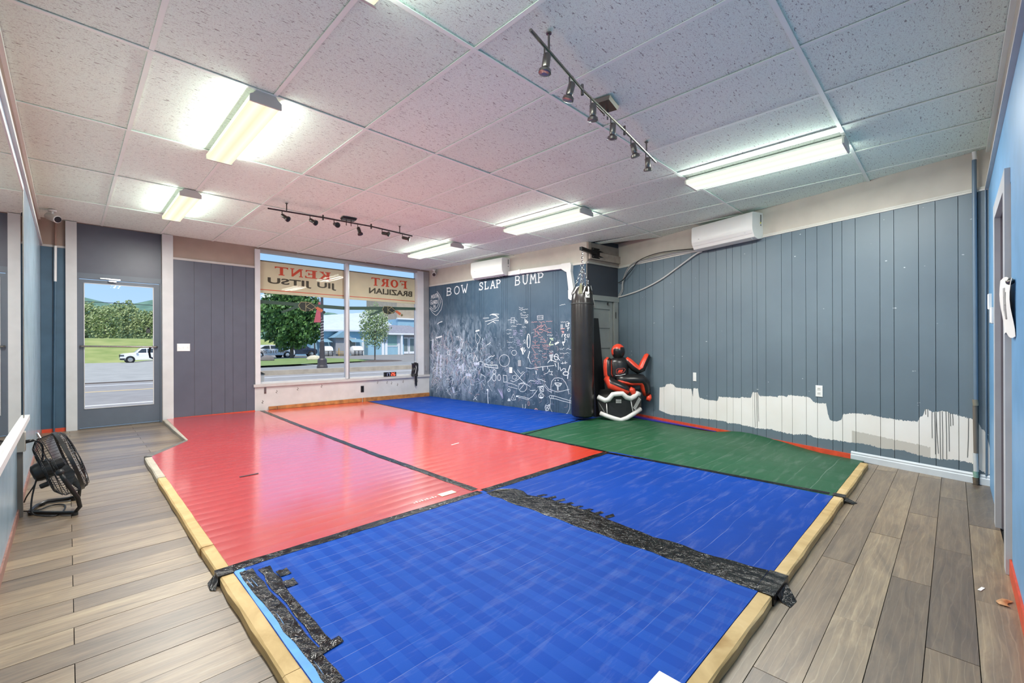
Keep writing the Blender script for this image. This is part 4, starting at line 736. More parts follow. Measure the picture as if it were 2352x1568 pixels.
# black tape
def strip(name, label, path, w, wob=.004, up=.0018, cross=6, h=TH):
    m = MB(); P = []
    for (x0, y0), (x1, y1) in zip(path, path[1:]):
        L = math.hypot(x1-x0, y1-y0); k = max(2, int(L/.08))
        for i in range(k): P.append((x0+(x1-x0)*i/k, y0+(y1-y0)*i/k))
    P.append(path[-1]); nn = len(P); W_ = cross+1
    for i, (x, y) in enumerate(P):
        a = P[max(0, i-1)]; b = P[min(nn-1, i+1)]; dx, dy = b[0]-a[0], b[1]-a[1]; L = math.hypot(dx, dy); ox, oy = -dy/L, dx/L; ww = w(i/(nn-1)) if callable(w) else (-w/2, w/2); e0 = ww[0]+rng.uniform(-wob, wob); e1 = ww[1]+rng.uniform(-wob, wob)
        for k in range(W_):
            t_ = e0+(e1-e0)*k/cross; q = (x+ox*t_, y+oy*t_); m.v.append(Vector((q[0], q[1], fz(*q)+h+up+((.0035 if k % 2 else .0)*rng.uniform(.5, 1) if 0 < k < cross else 0))))
    for i in range(nn-1):
        for k in range(cross): m.f.append((i*W_+k, (i+1)*W_+k, (i+1)*W_+k+1, i*W_+k+1)); m.mi.append(0)
    return single(name, m, MATS['tape'], label, 'tape', 'black tape on the mats', 'all')
strip('seam_tape', 'black tape seam between the red mat and the foreground blue mat', [(.565, 2.505), (2.16, 2.50)], .07)
strip('seam_tape', 'black tape seam between the orange red mat and the second blue mat', [(2.20, 2.50), (3.86, 2.505)], .075)
strip('seam_tape', 'thin black tape seam between the two red mats', [(2.165, 2.56), (2.14, 4.0), (2.16, 6.0), (2.19, 7.83)], .065)
strip('seam_tape', 'thin black seam between the orange red mat and the blue strip', [(3.905, 3.72), (3.95, 5.5), (4.0, 7.82)], .035)
strip('seam_tape', 'black tape seam between the orange red mat and the green mat', [(3.885, 2.53), (3.905, 3.71)], .045)
strip('seam_tape', 'black tape seam between the second blue mat and the green mat', [(3.86, 2.50), (3.94, 1.6), (3.985, .66)], .055)
strip('seam_tape', 'thin black seam between the blue chalkboard strip and the green mat', [(3.91, 3.70), (4.6, 3.79), (5.36, 3.87)], .022)
jag = [(0, .10), (.03, .10), (.04, .20), (.09, .215), (.14, .17), (.2, .19), (.23, .235), (.28, .19), (.31, .245), (.36, .20), (.4, .25), (.44, .215), (.5, .19), (.6, .16), (.7, .165), (.8, .17), (.9, .18), (1, .20)]
def wide(t_):
    for (a, b), (c_, d_) in zip(jag, jag[1:]):
        if a <= t_ <= c_: v = b+(d_-b)*(t_-a)/(c_-a); break
    return (-.03, v)
strip('wide_tape', 'very wide band of ragged black tape between the two near blue mats', [(2.20, 2.45), (2.22, .645)], wide, wob=.012, cross=22)
m = MB()
for k in range(8):
    y = 2.15-.08*k; m.add([(2.40+.004*k, y, fz(2.4, y)+TH+.003), (2.48+rng.uniform(-.02, .03), y-.015, fz(2.4, y)+TH+.002), (2.475, y-.045, fz(2.4, y)+TH+.002), (2.40, y-.03, fz(2.4, y)+TH+.003)], [(0, 1, 2, 3)])
single('torn_tape_ends', m, MATS['tape'], 'row of torn tape ends sticking out of the wide black band', 'tape')['kind'] = 'stuff'
strip('edge_tape', 'wrinkled black tape on the foreground blue mat, nearest the left timber', [(.605, 2.43), (.61, 2.0), (.615, 1.55), (.617, 1.42)], .055, wob=.005, cross=8)
strip('edge_tape', 'second wrinkled black tape strip, the one with a square end, on the foreground blue mat', [(.675, 2.40), (.672, 2.0), (.672, 1.60)], .05, wob=.008, cross=8)
m = MB(); m.grid(lambda u, v: (.60+.12*u, 1.585+.045*v+.02*u, fz(.66, 1.6)+TH+.004+.006*math.sin(u*9)*math.sin(v*3)), 10, 5); single('edge_tape', m, MATS['tape'], 'crumpled black tape patch joining the two wrinkled strips', 'tape', 'black tape on the mats', 'all')
for k, (x, y) in enumerate(((.735, 2.30), (.725, 2.18))):
    m = MB(); m.grid(lambda u, v: (x-.03+.05*u, y-.05+.07*v, fz(x, y)+TH+.003+.002*math.sin(u*9+v*5)), 5, 5); single('tape_scrap', m, MATS['tape'], ['small black tape scrap beside the left end of the red and blue seam', 'smaller lower black tape scrap left of the quilted blue mat'][k], 'tape', None, 'all')
def wrap(x0, x1, y0, y1, label):
    m = MB(); e = .0025
    for a, b in (((x0, y0), (x1, y1)),):
        p = [(x0, y0), (x1, y0), (x1, y1), (x0, y1)]; m.hexa([(x, y, fz(x, y)+.002) for x, y in p]+[(x, y, fz(x, y)+TH+e) for x, y in p])
    return single('tape_wrap', m, MATS['tape'], label, 'tape')
wrap(.497, .565, 2.455, 2.535, 'black tape wrapped over the left timber at the red and blue seam'); wrap(2.19, 2.435, .566, .645, 'black tape wrapped over the right timber at the end of the wide band'); wrap(3.955, 4.03, .566, .64, 'black tape wrapped over the right timber at the green mat')
def flap(pts, label):
    m = MB(); m.add([(x, y, fz(x, y)+h) for x, y, h in pts]+[(x, y, fz(x, y)+h+.0012) for x, y, h in pts], [tuple(range(len(pts)-1, -1, -1)), tuple(range(len(pts), 2*len(pts)))]+[(i, (i+1) % len(pts), len(pts)+(i+1) % len(pts), len(pts)+i) for i in range(len(pts))]); single('tape_flap', m, MATS['tape'], label, 'tape')
flap([(2.25, .568, .03), (2.40, .568, .03), (2.39, .555, .002), (2.31, .505, .001), (2.235, .512, .001), (2.25, .55, .002)], 'loose black tape flap on the planks below the wide band'); flap([(3.97, .568, .02), (4.06, .568, .02), (4.06, .54, .002), (4.03, .50, .001), (3.98, .52, .001)], 'small loose tape flap on the planks at the green mat'); flap([(.498, 2.46, .03), (.498, 2.53, .03), (.465, 2.51, .006), (.462, 2.44, .002), (.48, 2.42, .002)], 'loose black tape flap hanging off the left timber')
def card(x0, x1, y0, y1, mat, label, name='label_card', cat='card', rot=0, z=TH+.002):
    cx, cy = (x0+x1)/2, (y0+y1)/2; m = MB(); q = []
    for x, y in ((x0, y0), (x1, y0), (x1, y1), (x0, y1)):
        dx, dy = x-cx, y-cy; q.append((cx+dx*math.cos(rot)-dy*math.sin(rot), cy+dx*math.sin(rot)+dy*math.cos(rot)))
    m.hexa([(x, y, fz(x, y)+z) for x, y in q]+[(x, y, fz(x, y)+z+.0015) for x, y in q]); return single(name, m, mat, label, cat)
paper = M('paper_white', '#e9e7e4', .7, .04)
card(1.30, 1.415, .632, .712, paper, 'white paper card lying on the blue mat at the bottom edge'); card(1.90, 2.03, 2.61, 2.67, M('beige_sticker', '#e8cdb8', .5, .05), 'beige sticker on the red mat near the crossing of the tapes', 'sticker', 'sticker')
card(.985, 1.125, 4.115, 4.135, M('dark_scrap', '#3a3138', .5, .1), 'dark marker stub lying on the left red mat', 'marker_stub', 'marker', .05, TH+.003); card(2.93, 3.05, 3.86, 3.875, paper, 'white paper scrap on the orange red mat', 'paper_scrap', 'scrap', .2)
MT = Fr((0, 0), (1, 0))
m = MB()
for k in range(9): x = 1.68+.022*k; m.box(x, x+.012, 2.63, 2.645+.012*(k % 2), fz(1.8, 2.64)+TH+.001, fz(1.8, 2.64)+TH+.003)
single('mat_print', m, M('faded_white_print', '#e8c8c4', .5, .05), 'faded white print line on the red mat left of the beige sticker', 'print')['kind'] = 'stuff'
t = thing('dry_leaf', 'curled dry brown leaf on the planks by the red base strip', 'leaf', (2.965, -.155, 0)); m = MB(); m.grid(lambda u, v: (2.92+.075*u, -.172+.034*v+.01*math.sin(u*5), fz(2.95, -.15)+.004+.012*math.sin(u*3.1)*math.sin(v*3.1)), 6, 4); obj('leaf_blade', m, M('dry_leaf_brown', '#b98a5e', .6, .2, 60), t, 'all')
card(3.02, 3.07, -.092, -.08, paper, 'tiny white scrap on the planks beyond the dry leaf', 'paper_scrap', 'scrap', -.3, .001)
# ---------------------------------------------------------------- chalk on the wall
CHALK=[[0,7,[[3.232,0.369],[3.224,0.477],[3.241,0.56],[3.292,0.613],[3.375,0.627],[3.458,0.611],[3.514,0.554],[3.554,0.484],[3.577,0.38]]],[0,10,[[3.3,0.536],[3.367,0.543],[3.441,0.537],[3.407,0.495],[3.333,0.497],[3.3,0.536]]],[0,7,[[3.317,0.52],[3.358,0.512],[3.416,0.526]]],[0,12,[[3.309,0.58],[3.317,0.579]]],[0,12,[[3.367,0.587],[3.375,0.583]]],[0,9,[[3.35,0.492],[3.366,0.415],[3.376,0.493]]],[0,7,[[3.291,0.326],[3.206,0.33],[3.189,0.308],[3.206,0.282],[3.324,0.281],[3.456,0.258],[3.624,0.239]]],[0,7,[[3.291,0.326],[3.407,0.307],[3.624,0.27]]],[0,6,[[3.245,0.33],[3.236,0.284]]],[0,6,[[3.276,0.328],[3.267,0.283]]],[0,22,[[2.469,0.26],[2.51,0.265]]],[0,7,[[2.518,0.273],[2.671,0.255],[2.763,0.243],[2.754,0.219],[2.622,0.237],[2.518,0.247]]],[0,6,[[2.401,0.297],[2.342,0.204],[2.381,0.186],[2.459,0.199],[2.406,0.294]]],[0,6,[[2.381,0.237],[2.411,0.21]]],[0,9,[[3.075,0.313],[3.069,0.294],[3.053,0.277],[3.03,0.268],[3.005,0.267],[2.983,0.275],[2.969,0.29],[2.966,0.31],[2.974,0.329],[2.993,0.344],[3.017,0.352],[3.041,0.35],[3.062,0.34],[3.073,0.324],[3.073,0.304]]],[0,20,[[2.994,0.283],[3.051,0.284]]],[0,14,[[2.998,0.322],[3.007,0.308]]],[0,14,[[3.038,0.328],[3.041,0.318]]],[0,10,[[2.99,0.443],[3.069,0.468],[3.073,0.386],[3.003,0.367],[2.99,0.443]]],[0,8,[[3.052,0.415],[3.045,0.4],[3.028,0.393],[3.012,0.399],[3.007,0.415],[3.016,0.43],[3.033,0.435],[3.049,0.427],[3.052,0.411]]],[0,10,[[2.946,0.451],[3.065,0.475]]],[0,9,[[3.102,0.126],[3.12,0.169],[3.146,0.15],[3.189,0.182],[3.201,0.142],[3.171,0.084],[3.119,0.072],[3.102,0.126]]],[0,8,[[3.124,0.093],[3.184,0.161]]],[0,8,[[3.12,0.134],[3.18,0.106]]],[0,6,[[3.078,0.496],[3.121,0.444],[3.181,0.4],[3.232,0.383]]],[0,6,[[3.104,0.505],[3.173,0.433],[3.291,0.407],[3.358,0.395],[3.457,0.418],[3.586,0.453]]],[0,6,[[3.079,0.662],[3.105,0.677],[3.157,0.693],[3.2,0.756],[3.195,0.715],[3.259,0.724],[3.234,0.689],[3.263,0.663],[3.2,0.674]]],[0,7,[[2.413,0.701],[2.539,0.589],[2.672,0.495],[2.783,0.451]]],[0,7,[[2.333,0.528],[2.402,0.51],[2.519,0.559],[2.625,0.658],[2.663,0.688]]],[0,6,[[2.501,0.725],[2.577,0.656],[2.634,0.701]]],[0,6,[[2.486,0.594],[2.475,0.571],[2.446,0.557],[2.412,0.557],[2.386,0.571],[2.379,0.593],[2.393,0.615],[2.424,0.627],[2.458,0.625],[2.481,0.609],[2.484,0.586]]],[0,8,[[2.152,0.616],[2.244,0.613],[2.253,0.502],[2.172,0.49],[2.152,0.616]]],[0,6,[[2.263,0.488],[2.383,0.472],[2.499,0.442]]],[0,6,[[2.283,0.422],[2.499,0.391]]],[0,5,[[3.215,0.272],[3.205,0.135],[3.239,0.07],[3.289,0.041],[3.455,0.031],[3.552,0.074],[3.592,0.15],[3.601,0.302],[3.617,0.33]]],[0,6,[[2.612,0.132],[2.612,0.082],[2.641,0.055],[2.679,0.08],[2.689,0.146]]],[0,10,[[2.325,0.358],[2.317,0.341],[2.298,0.331],[2.278,0.334],[2.266,0.348],[2.268,0.366],[2.284,0.379],[2.305,0.38],[2.321,0.37],[2.324,0.353]]],[0,14,[[2.267,0.169],[2.297,0.205],[2.327,0.174],[2.267,0.169]]],[0,7,[[2.547,0.38],[2.672,0.502],[2.519,0.479]]],[0,6,[[2.709,0.433],[2.695,0.391],[2.658,0.36],[2.608,0.348],[2.56,0.358],[2.527,0.388],[2.519,0.43],[2.538,0.471],[2.579,0.499],[2.63,0.506],[2.676,0.491],[2.704,0.458],[2.707,0.416]]],[0,7,[[2.763,0.244],[2.837,0.285],[2.937,0.398]]],[0,7,[[2.782,0.381],[2.901,0.395]]],[0,7,[[2.746,0.52],[2.793,0.555],[2.883,0.545]]],[0,7,[[2.946,0.587],[3.035,0.574],[3.122,0.547]]],[0,14,[[2.911,0.718],[2.92,0.67]]],[0,12,[[3.058,0.793],[3.062,0.731]]],[0,8,[[3.157,0.796],[3.161,0.761]]],[0,7,[[2.692,0.768],[2.803,0.753],[3.036,0.792],[3.293,0.82]]],[0,12,[[3.31,0.854],[3.326,0.807]]],[0,9,[[3.376,0.869],[3.376,0.755]]],[0,9,[[3.409,0.796],[3.426,0.737],[3.475,0.778],[3.515,0.773],[3.515,0.74]]],[0,14,[[3.603,0.828],[3.571,0.742],[3.555,0.622]]],[0,12,[[3.579,0.703],[3.565,0.682],[3.53,0.671],[3.491,0.674],[3.468,0.691],[3.473,0.712],[3.502,0.727],[3.542,0.729],[3.572,0.717],[3.577,0.696]]],[0,7,[[3.427,0.857],[3.548,0.873]]],[0,7,[[3.459,0.884],[3.463,0.845]]],[0,7,[[3.512,0.896],[3.516,0.853]]],[2,7,[[2.892,0.542],[2.91,0.557],[2.937,0.537],[2.964,0.56],[2.999,0.548]]],[2,8,[[2.892,0.507],[2.919,0.522],[2.946,0.503],[2.973,0.522],[3.026,0.514]]],[1,9,[[2.881,0.071],[2.908,0.087],[2.944,0.077]]],[1,6,[[2.908,0.087],[2.917,0.046]]],[1,5,[[2.769,0.16],[2.763,0.133],[2.748,0.122],[2.733,0.134],[2.729,0.16],[2.737,0.185],[2.753,0.193],[2.766,0.179],[2.769,0.152]]],[2,5,[[2.016,0.361],[2.058,0.333],[2.079,0.282]]],[2,5,[[2.029,0.339],[2.068,0.319],[2.085,0.272]]],[2,5,[[2.041,0.317],[2.079,0.304],[2.091,0.262]]],[2,5,[[2.054,0.363],[2.089,0.29],[2.097,0.252]]],[2,5,[[2.066,0.341],[2.099,0.276],[2.103,0.242]]],[2,5,[[2.079,0.32],[2.109,0.262],[2.109,0.231]]],[2,5,[[2.091,0.366],[2.12,0.247],[2.115,0.221]]],[2,5,[[2.104,0.344],[2.13,0.233],[2.122,0.211]]],[2,5,[[2.116,0.322],[2.14,0.219],[2.128,0.201]]],[2,5,[[2.129,0.368],[2.15,0.205],[2.134,0.191]]],[0,6,[[2.316,0.881],[2.302,0.833],[2.264,0.794],[2.21,0.773],[2.15,0.774],[2.097,0.797],[2.064,0.838],[2.056,0.887],[2.077,0.935],[2.121,0.97],[2.179,0.985],[2.238,0.978],[2.285,0.95],[2.312,0.907],[2.313,0.858]]],[0,6,[[2.48,1.02],[2.474,1.0],[2.457,0.984],[2.432,0.975],[2.405,0.976],[2.382,0.986],[2.367,1.003],[2.364,1.024],[2.373,1.044],[2.392,1.058],[2.418,1.065],[2.445,1.061],[2.466,1.049],[2.478,1.031],[2.479,1.01]]],[0,26,[[2.592,1.094],[2.617,1.04],[2.627,1.002]]],[0,14,[[2.617,1.117],[2.622,1.056]]],[0,12,[[2.653,1.109],[2.647,1.056]]],[0,12,[[2.683,1.071],[2.657,1.033]]],[0,12,[[2.577,1.094],[2.597,1.056]]],[0,12,[[2.676,1.598],[2.681,1.529]]],[0,10,[[2.681,1.56],[2.711,1.566]]],[0,11,[[2.711,1.581],[2.713,1.524]]],[0,11,[[2.736,1.557],[2.734,1.531]]],[0,10,[[2.791,1.223],[2.787,1.169],[2.775,1.126],[2.76,1.104],[2.742,1.107],[2.727,1.135],[2.718,1.181],[2.716,1.237],[2.722,1.289],[2.735,1.328],[2.752,1.344],[2.768,1.335],[2.782,1.302],[2.79,1.252],[2.79,1.197]]],[0,10,[[2.739,1.307],[2.724,1.231],[2.73,1.155]]],[0,12,[[2.777,1.049],[2.737,0.935]]],[0,7,[[2.747,0.943],[2.805,0.838]]],[0,4,[[2.944,1.642],[3.071,1.644],[3.068,1.578],[2.949,1.575],[2.944,1.642]]],[0,5,[[2.963,1.63],[2.967,1.597]]],[0,5,[[2.996,1.629],[3.0,1.595]]],[0,5,[[3.029,1.627],[3.033,1.594]]],[0,5,[[3.053,1.626],[3.056,1.593]]],[0,4,[[2.352,1.635],[2.436,1.635],[2.435,1.592],[2.357,1.592],[2.352,1.635]]],[0,4,[[2.352,1.592],[2.351,1.533]]],[0,4,[[2.425,1.589],[2.427,1.53]]],[0,4,[[2.341,1.557],[2.435,1.555]]],[0,4,[[2.277,1.599],[2.352,1.604]]],[0,4,[[2.436,1.6],[2.497,1.567]]],[0,22,[[3.459,1.195],[3.493,1.196]]],[0,16,[[3.469,1.181],[3.479,1.149]]],[0,10,[[3.504,1.266],[3.505,1.205]]],[1,10,[[3.427,1.409],[3.496,1.414]]],[1,12,[[3.444,1.373],[3.487,1.365]]],[1,10,[[3.453,1.345],[3.487,1.351]]],[0,8,[[3.432,1.48],[3.431,1.409]]],[0,8,[[3.458,1.48],[3.457,1.408]]],[0,10,[[3.527,1.491],[3.526,1.449],[3.565,1.451]]],[0,10,[[3.556,1.494],[3.599,1.496]]],[0,10,[[3.578,1.493],[3.575,1.451]]],[0,9,[[3.548,1.42],[3.59,1.426]]],[0,9,[[3.573,1.423],[3.56,1.377]]],[0,9,[[3.448,1.281],[3.453,1.316],[3.479,1.326]]],[0,9,[[3.5,1.301],[3.526,1.315],[3.504,1.326],[3.496,1.294],[3.526,1.272]]],[0,8,[[3.564,1.325],[3.547,1.3],[3.568,1.272]]],[0,8,[[3.59,1.328],[3.581,1.272]]],[3,14,[[3.207,1.263],[3.271,1.258]]],[3,10,[[3.23,1.24],[3.275,1.233]]],[3,12,[[3.225,1.211],[3.193,1.153],[3.275,1.16]]],[0,14,[[3.31,1.175],[3.372,1.203]]],[0,12,[[3.319,1.16],[3.39,1.196]]],[0,10,[[3.376,0.959],[3.367,0.929],[3.346,0.911],[3.321,0.912],[3.302,0.932],[3.296,0.964],[3.307,0.993],[3.33,1.008],[3.355,1.003],[3.372,0.98],[3.375,0.949]]],[0,10,[[3.283,0.972],[3.345,0.966],[3.41,0.906]]],[0,9,[[3.192,0.986],[3.274,0.998]]],[0,9,[[3.2,0.967],[3.268,0.979]]],[0,9,[[3.207,0.948],[3.263,0.96]]],[0,9,[[3.214,0.929],[3.257,0.941]]],[0,9,[[3.221,0.911],[3.252,0.922]]],[0,9,[[3.228,0.892],[3.246,0.903]]],[0,10,[[3.164,0.865],[3.219,0.913],[3.336,0.88]]],[1,4,[[2.943,1.393],[2.981,1.347]]],[1,4,[[2.972,1.422],[3.176,1.372]]],[1,4,[[2.895,1.401],[3.0,1.317]]],[1,4,[[3.074,1.264],[3.12,1.212]]],[1,4,[[2.934,1.438],[2.953,1.46]]],[1,4,[[3.112,1.469],[3.149,1.439]]],[1,4,[[3.038,1.516],[3.038,1.494]]],[1,4,[[2.817,1.125],[2.903,1.012]]],[1,4,[[2.989,1.117],[2.951,1.095]]],[1,4,[[2.9,1.409],[2.9,1.319]]],[1,4,[[2.899,1.244],[2.899,1.214]]],[1,4,[[2.899,1.192],[2.899,1.162]]],[1,4,[[2.898,0.975],[2.898,0.937]]],[1,4,[[2.897,0.855],[2.897,0.825]]],[0,8,[[0.286,2.276],[0.381,2.186],[0.445,2.085],[0.459,2.002],[0.415,1.895],[0.334,1.826],[0.261,1.781],[0.217,1.79],[0.128,1.846],[0.031,1.945]]],[0,8,[[0.279,2.244],[0.365,2.146],[0.402,2.051],[0.364,1.971],[0.306,1.892],[0.217,1.86],[0.143,1.882],[0.046,1.953]]],[0,8,[[0.293,2.216],[0.336,2.138],[0.343,2.037],[0.292,1.966],[0.218,1.915],[0.158,1.914],[0.061,1.976]]],[0,8,[[0.085,2.129],[0.093,2.213],[0.112,2.155],[0.133,2.214],[0.142,2.13]]],[0,8,[[0.185,2.178],[0.18,2.15],[0.166,2.14],[0.154,2.155],[0.15,2.185],[0.157,2.211],[0.171,2.217],[0.182,2.2],[0.185,2.169]]],[0,8,[[0.193,2.224],[0.196,2.149],[0.219,2.145],[0.22,2.226]]],[0,8,[[0.227,2.225],[0.274,2.228]]],[0,8,[[0.251,2.228],[0.253,2.145]]],[0,8,[[0.271,2.227],[0.275,2.148]]],[0,8,[[0.274,2.185],[0.297,2.188]]],[0,8,[[0.298,2.229],[0.3,2.15]]],[0,8,[[0.11,2.104],[0.07,2.102],[0.057,2.056],[0.08,2.017],[0.11,2.029],[0.11,2.057],[0.088,2.059]]],[0,8,[[0.118,2.094],[0.122,2.024],[0.147,2.02],[0.151,2.096]]],[0,8,[[0.159,2.021],[0.18,2.099],[0.201,2.02]]],[0,8,[[0.167,2.053],[0.192,2.054]]],[0,8,[[0.204,2.023],[0.204,2.097],[0.234,2.091],[0.233,2.058],[0.207,2.055],[0.236,2.019]]],[0,8,[[0.244,2.099],[0.246,2.025],[0.276,2.037],[0.276,2.083],[0.244,2.099]]],[0,8,[[0.3,2.095],[0.278,2.083],[0.298,2.058],[0.298,2.035],[0.277,2.027]]],[0,8,[[0.166,2.002],[0.169,1.941]]],[0,8,[[0.193,1.94],[0.193,2.0],[0.225,1.941],[0.226,2.003]]],[0,14,[[0.289,1.597],[0.348,1.627],[0.449,1.646]]],[0,6,[[1.648,1.658],[1.8,1.66]]],[0,8,[[1.707,1.597],[1.869,1.616],[1.95,1.637],[2.051,1.657]]],[0,16,[[1.882,1.721],[1.961,1.705],[2.017,1.678]]],[0,7,[[1.765,1.538],[1.904,1.59],[1.972,1.555]]],[0,7,[[1.824,1.708],[1.905,1.728],[2.062,1.712]]],[0,7,[[1.892,1.59],[1.972,1.611],[2.05,1.6]]],[0,6,[[1.441,1.371],[1.44,1.253],[1.489,1.176],[1.538,1.209],[1.568,1.293],[1.478,1.387]]],[0,24,[[1.448,1.422],[1.539,1.436]]],[0,28,[[0.258,1.312],[0.433,1.341]]],[0,10,[[1.679,0.808],[1.807,0.787],[2.013,0.792],[2.029,0.736],[1.9,0.74],[1.69,0.759],[1.679,0.808]]],[0,30,[[1.746,0.327],[1.77,0.326]]],[0,14,[[1.764,0.308],[1.763,0.184],[1.774,0.061]]],[0,8,[[1.978,0.67],[1.968,0.643],[1.944,0.628],[1.916,0.634],[1.9,0.657],[1.904,0.686],[1.924,0.706],[1.952,0.707],[1.974,0.689],[1.977,0.661]]],[0,10,[[1.983,0.565],[1.973,0.525],[1.946,0.501],[1.913,0.501],[1.888,0.527],[1.882,0.567],[1.895,0.606],[1.925,0.626],[1.957,0.621],[1.979,0.592],[1.982,0.551]]],[0,9,[[2.095,0.57],[2.085,0.532],[2.061,0.513],[2.034,0.52],[2.018,0.552],[2.021,0.592],[2.042,0.62],[2.069,0.622],[2.09,0.597],[2.094,0.558]]],[0,8,[[1.9,0.834],[1.892,0.821],[1.875,0.816],[1.859,0.822],[1.853,0.835],[1.862,0.848],[1.881,0.851],[1.895,0.844],[1.9,0.83]]],[0,8,[[1.376,0.843],[1.427,0.971],[1.499,0.863]]],[0,10,[[0.691,1.008],[0.68,0.978],[0.654,0.963],[0.626,0.97],[0.609,0.996],[0.612,1.028],[0.634,1.049],[0.664,1.05],[0.686,1.03],[0.69,0.998]]],[0,8,[[1.397,0.182],[1.471,0.111]]],[0,8,[[1.471,0.179],[1.372,0.112]]],[0,6,[[0.582,0.284],[0.706,0.149],[0.624,0.188],[0.582,0.284]]],[4,46,[[0.329,1.014],[0.284,0.811],[0.268,0.533]]],[4,46,[[0.402,0.951],[0.386,0.721],[0.399,0.502]]],[4,46,[[0.139,1.255],[0.124,1.106],[0.138,1.059]]],[4,46,[[1.071,0.776],[1.083,0.654]]],[4,46,[[0.939,0.772],[0.912,0.701],[1.018,0.739]]],[4,46,[[1.174,0.588],[1.313,0.577]]],[4,46,[[0.775,0.305],[0.802,0.218]]],[4,46,[[1.413,0.802],[1.523,0.804]]],[4,46,[[0.914,1.045],[0.994,1.089],[0.967,1.001]]]]
WORDS=[[0,2.54,2.631,1.798],[0,2.54,2.741,1.764],[0,2.57,2.61,1.705],[0,2.631,2.697,1.715],[0,2.575,2.751,1.667],[0,2.58,2.741,1.629],[1,2.819,2.944,1.54],[1,2.977,3.103,1.534],[1,3.131,3.258,1.54],[1,2.944,3.122,1.479],[1,2.943,3.066,1.454],[1,2.857,2.943,1.42],[1,2.991,3.08,1.42],[1,3.117,3.226,1.417],[1,2.99,3.07,1.361],[1,3.158,3.24,1.361],[1,2.856,2.952,1.3],[1,2.971,3.06,1.286],[1,3.009,3.065,1.243],[1,2.841,2.952,1.204],[1,3.008,3.139,1.202],[1,2.827,2.999,1.151],[1,3.046,3.17,1.157],[1,3.055,3.216,1.128],[1,2.865,2.951,1.104],[1,3.078,3.179,1.091],[0,2.97,3.05,1.05],[1,2.864,2.955,0.994],[1,3.045,3.133,1.003],[1,3.045,3.147,0.952],[1,2.874,2.955,0.931],[0,3.197,3.274,1.048],[1,3.183,3.265,1.019],[1,2.82,2.883,0.884],[1,2.941,3.007,0.868],[1,2.883,2.931,0.825],[1,2.883,2.969,0.788],[1,2.883,2.959,0.748],[0,2.356,2.487,1.484],[0,2.477,2.594,1.511],[0,2.609,2.7,1.462],[2,2.398,2.486,1.409],[2,2.403,2.496,1.38],[2,2.403,2.476,1.355],[2,2.403,2.476,1.336],[2,2.558,2.619,1.413],[2,2.563,2.624,1.386],[2,2.558,2.619,1.356],[2,2.578,2.618,1.317],[0,2.244,2.361,1.425],[0,2.249,2.34,1.358],[0,2.308,2.403,1.297],[2,2.48,2.557,1.248],[2,2.485,2.557,1.23],[2,2.49,2.562,1.202],[2,2.485,2.587,1.179],[2,2.495,2.592,1.155],[0,2.633,2.689,1.24],[0,2.638,2.689,1.209],[0,2.644,2.689,1.186],[0,2.275,2.423,1.111],[0,2.254,2.381,1.204],[0,3.406,3.515,1.796],[0,3.427,3.582,1.52],[0,3.404,3.495,1.092],[0,3.537,3.622,1.089],[0,3.407,3.58,1.022],[0,3.406,3.485,0.946],[0,3.148,3.266,1.313],[0,2.818,2.866,1.357]]

cw = M('white_chalk', '#e6ebee', .9, .08, 60); cp_ = M('pink_chalk', '#e0a9a6', .9, .08, 60); cv = M('lilac_chalk', '#b9b4d4', .9, .08, 60); cg = M('green_chalk', '#d3efc4', .9, .08, 60); csm = M('chalk_smear', '#c3cbdd', .9, .25, 25)
PXW = .0011
n_dr = 0
for col, w, pts in CHALK:
    m = MB(); m.ribbon(CH, pts, max(.005, w*PXW), .0112+.0002*(n_dr % 6)); obj('chalk_stroke', m, [cw, cp_, cv, cg, csm][col], wall_chalk); n_dr += 1
for col, s0, s1, z in WORDS:
    m = MB(); n = max(4, int((s1-s0)/.016)); pts = []
    for i in range(n+1): pts.append((s0+(s1-s0)*i/n, z+rng.uniform(-.011, .011)*(1 if rng.random() > .15 else 1.7)))
    m.ribbon(CH, pts, .0045, .0116); obj('chalk_word', m, [cw, cp_, cv, cg][col], wall_chalk)
sm = MB()                          # dense child-height scribble at the window end
for k in range(1250):
    s_ = rng.betavariate(1.1, 2.0)*1.95+.08; z = .15+rng.betavariate(2.0, 2.2)*1.25
    if z > 1.0 and rng.random() < .5 and s_ > .8: continue
    n = rng.choice((2, 3, 3, 4)); pts = [(s_, z)]; a = rng.choice((rng.gauss(1.5, .35), rng.uniform(0, 3.1)))
    for i in range(n):
        L = rng.uniform(.015, .06); a += rng.uniform(-.8, .8); pts.append((pts[-1][0]+L*math.cos(a), pts[-1][1]+L*math.sin(a)))
    sm.ribbon(CH, [(max(.06, a_), max(.1, b_)) for a_, b_ in pts], rng.choice((.003, .004, .005, .009)), .0111+.0003*rng.random(), rng.choice((0, 0, 0, 3, 1, 2)))
for k in range(260):
    s_ = rng.uniform(1.7, 3.8); z = rng.uniform(.15, 1.35); a = rng.uniform(0, 3.1); L = rng.uniform(.02, .07); sm.ribbon(CH, [(s_, z), (min(3.88, s_+L*math.cos(a)), z+L*math.sin(a)), (min(3.88, s_+L*1.4*math.cos(a+.6)), z+L*1.4*math.sin(a+.6))], .003, .0112, rng.choice((0, 0, 1, 2)))
tag(obj('chalk_scribble', sm, [M('faint_chalk', '#a9bccd', .9, .2, 40), M('faint_pink_chalk', '#b9a7ab', .9, .1), M('faint_lilac_chalk', '#9d9fbe', .9, .1), cw], wall_chalk), kind='stuff')
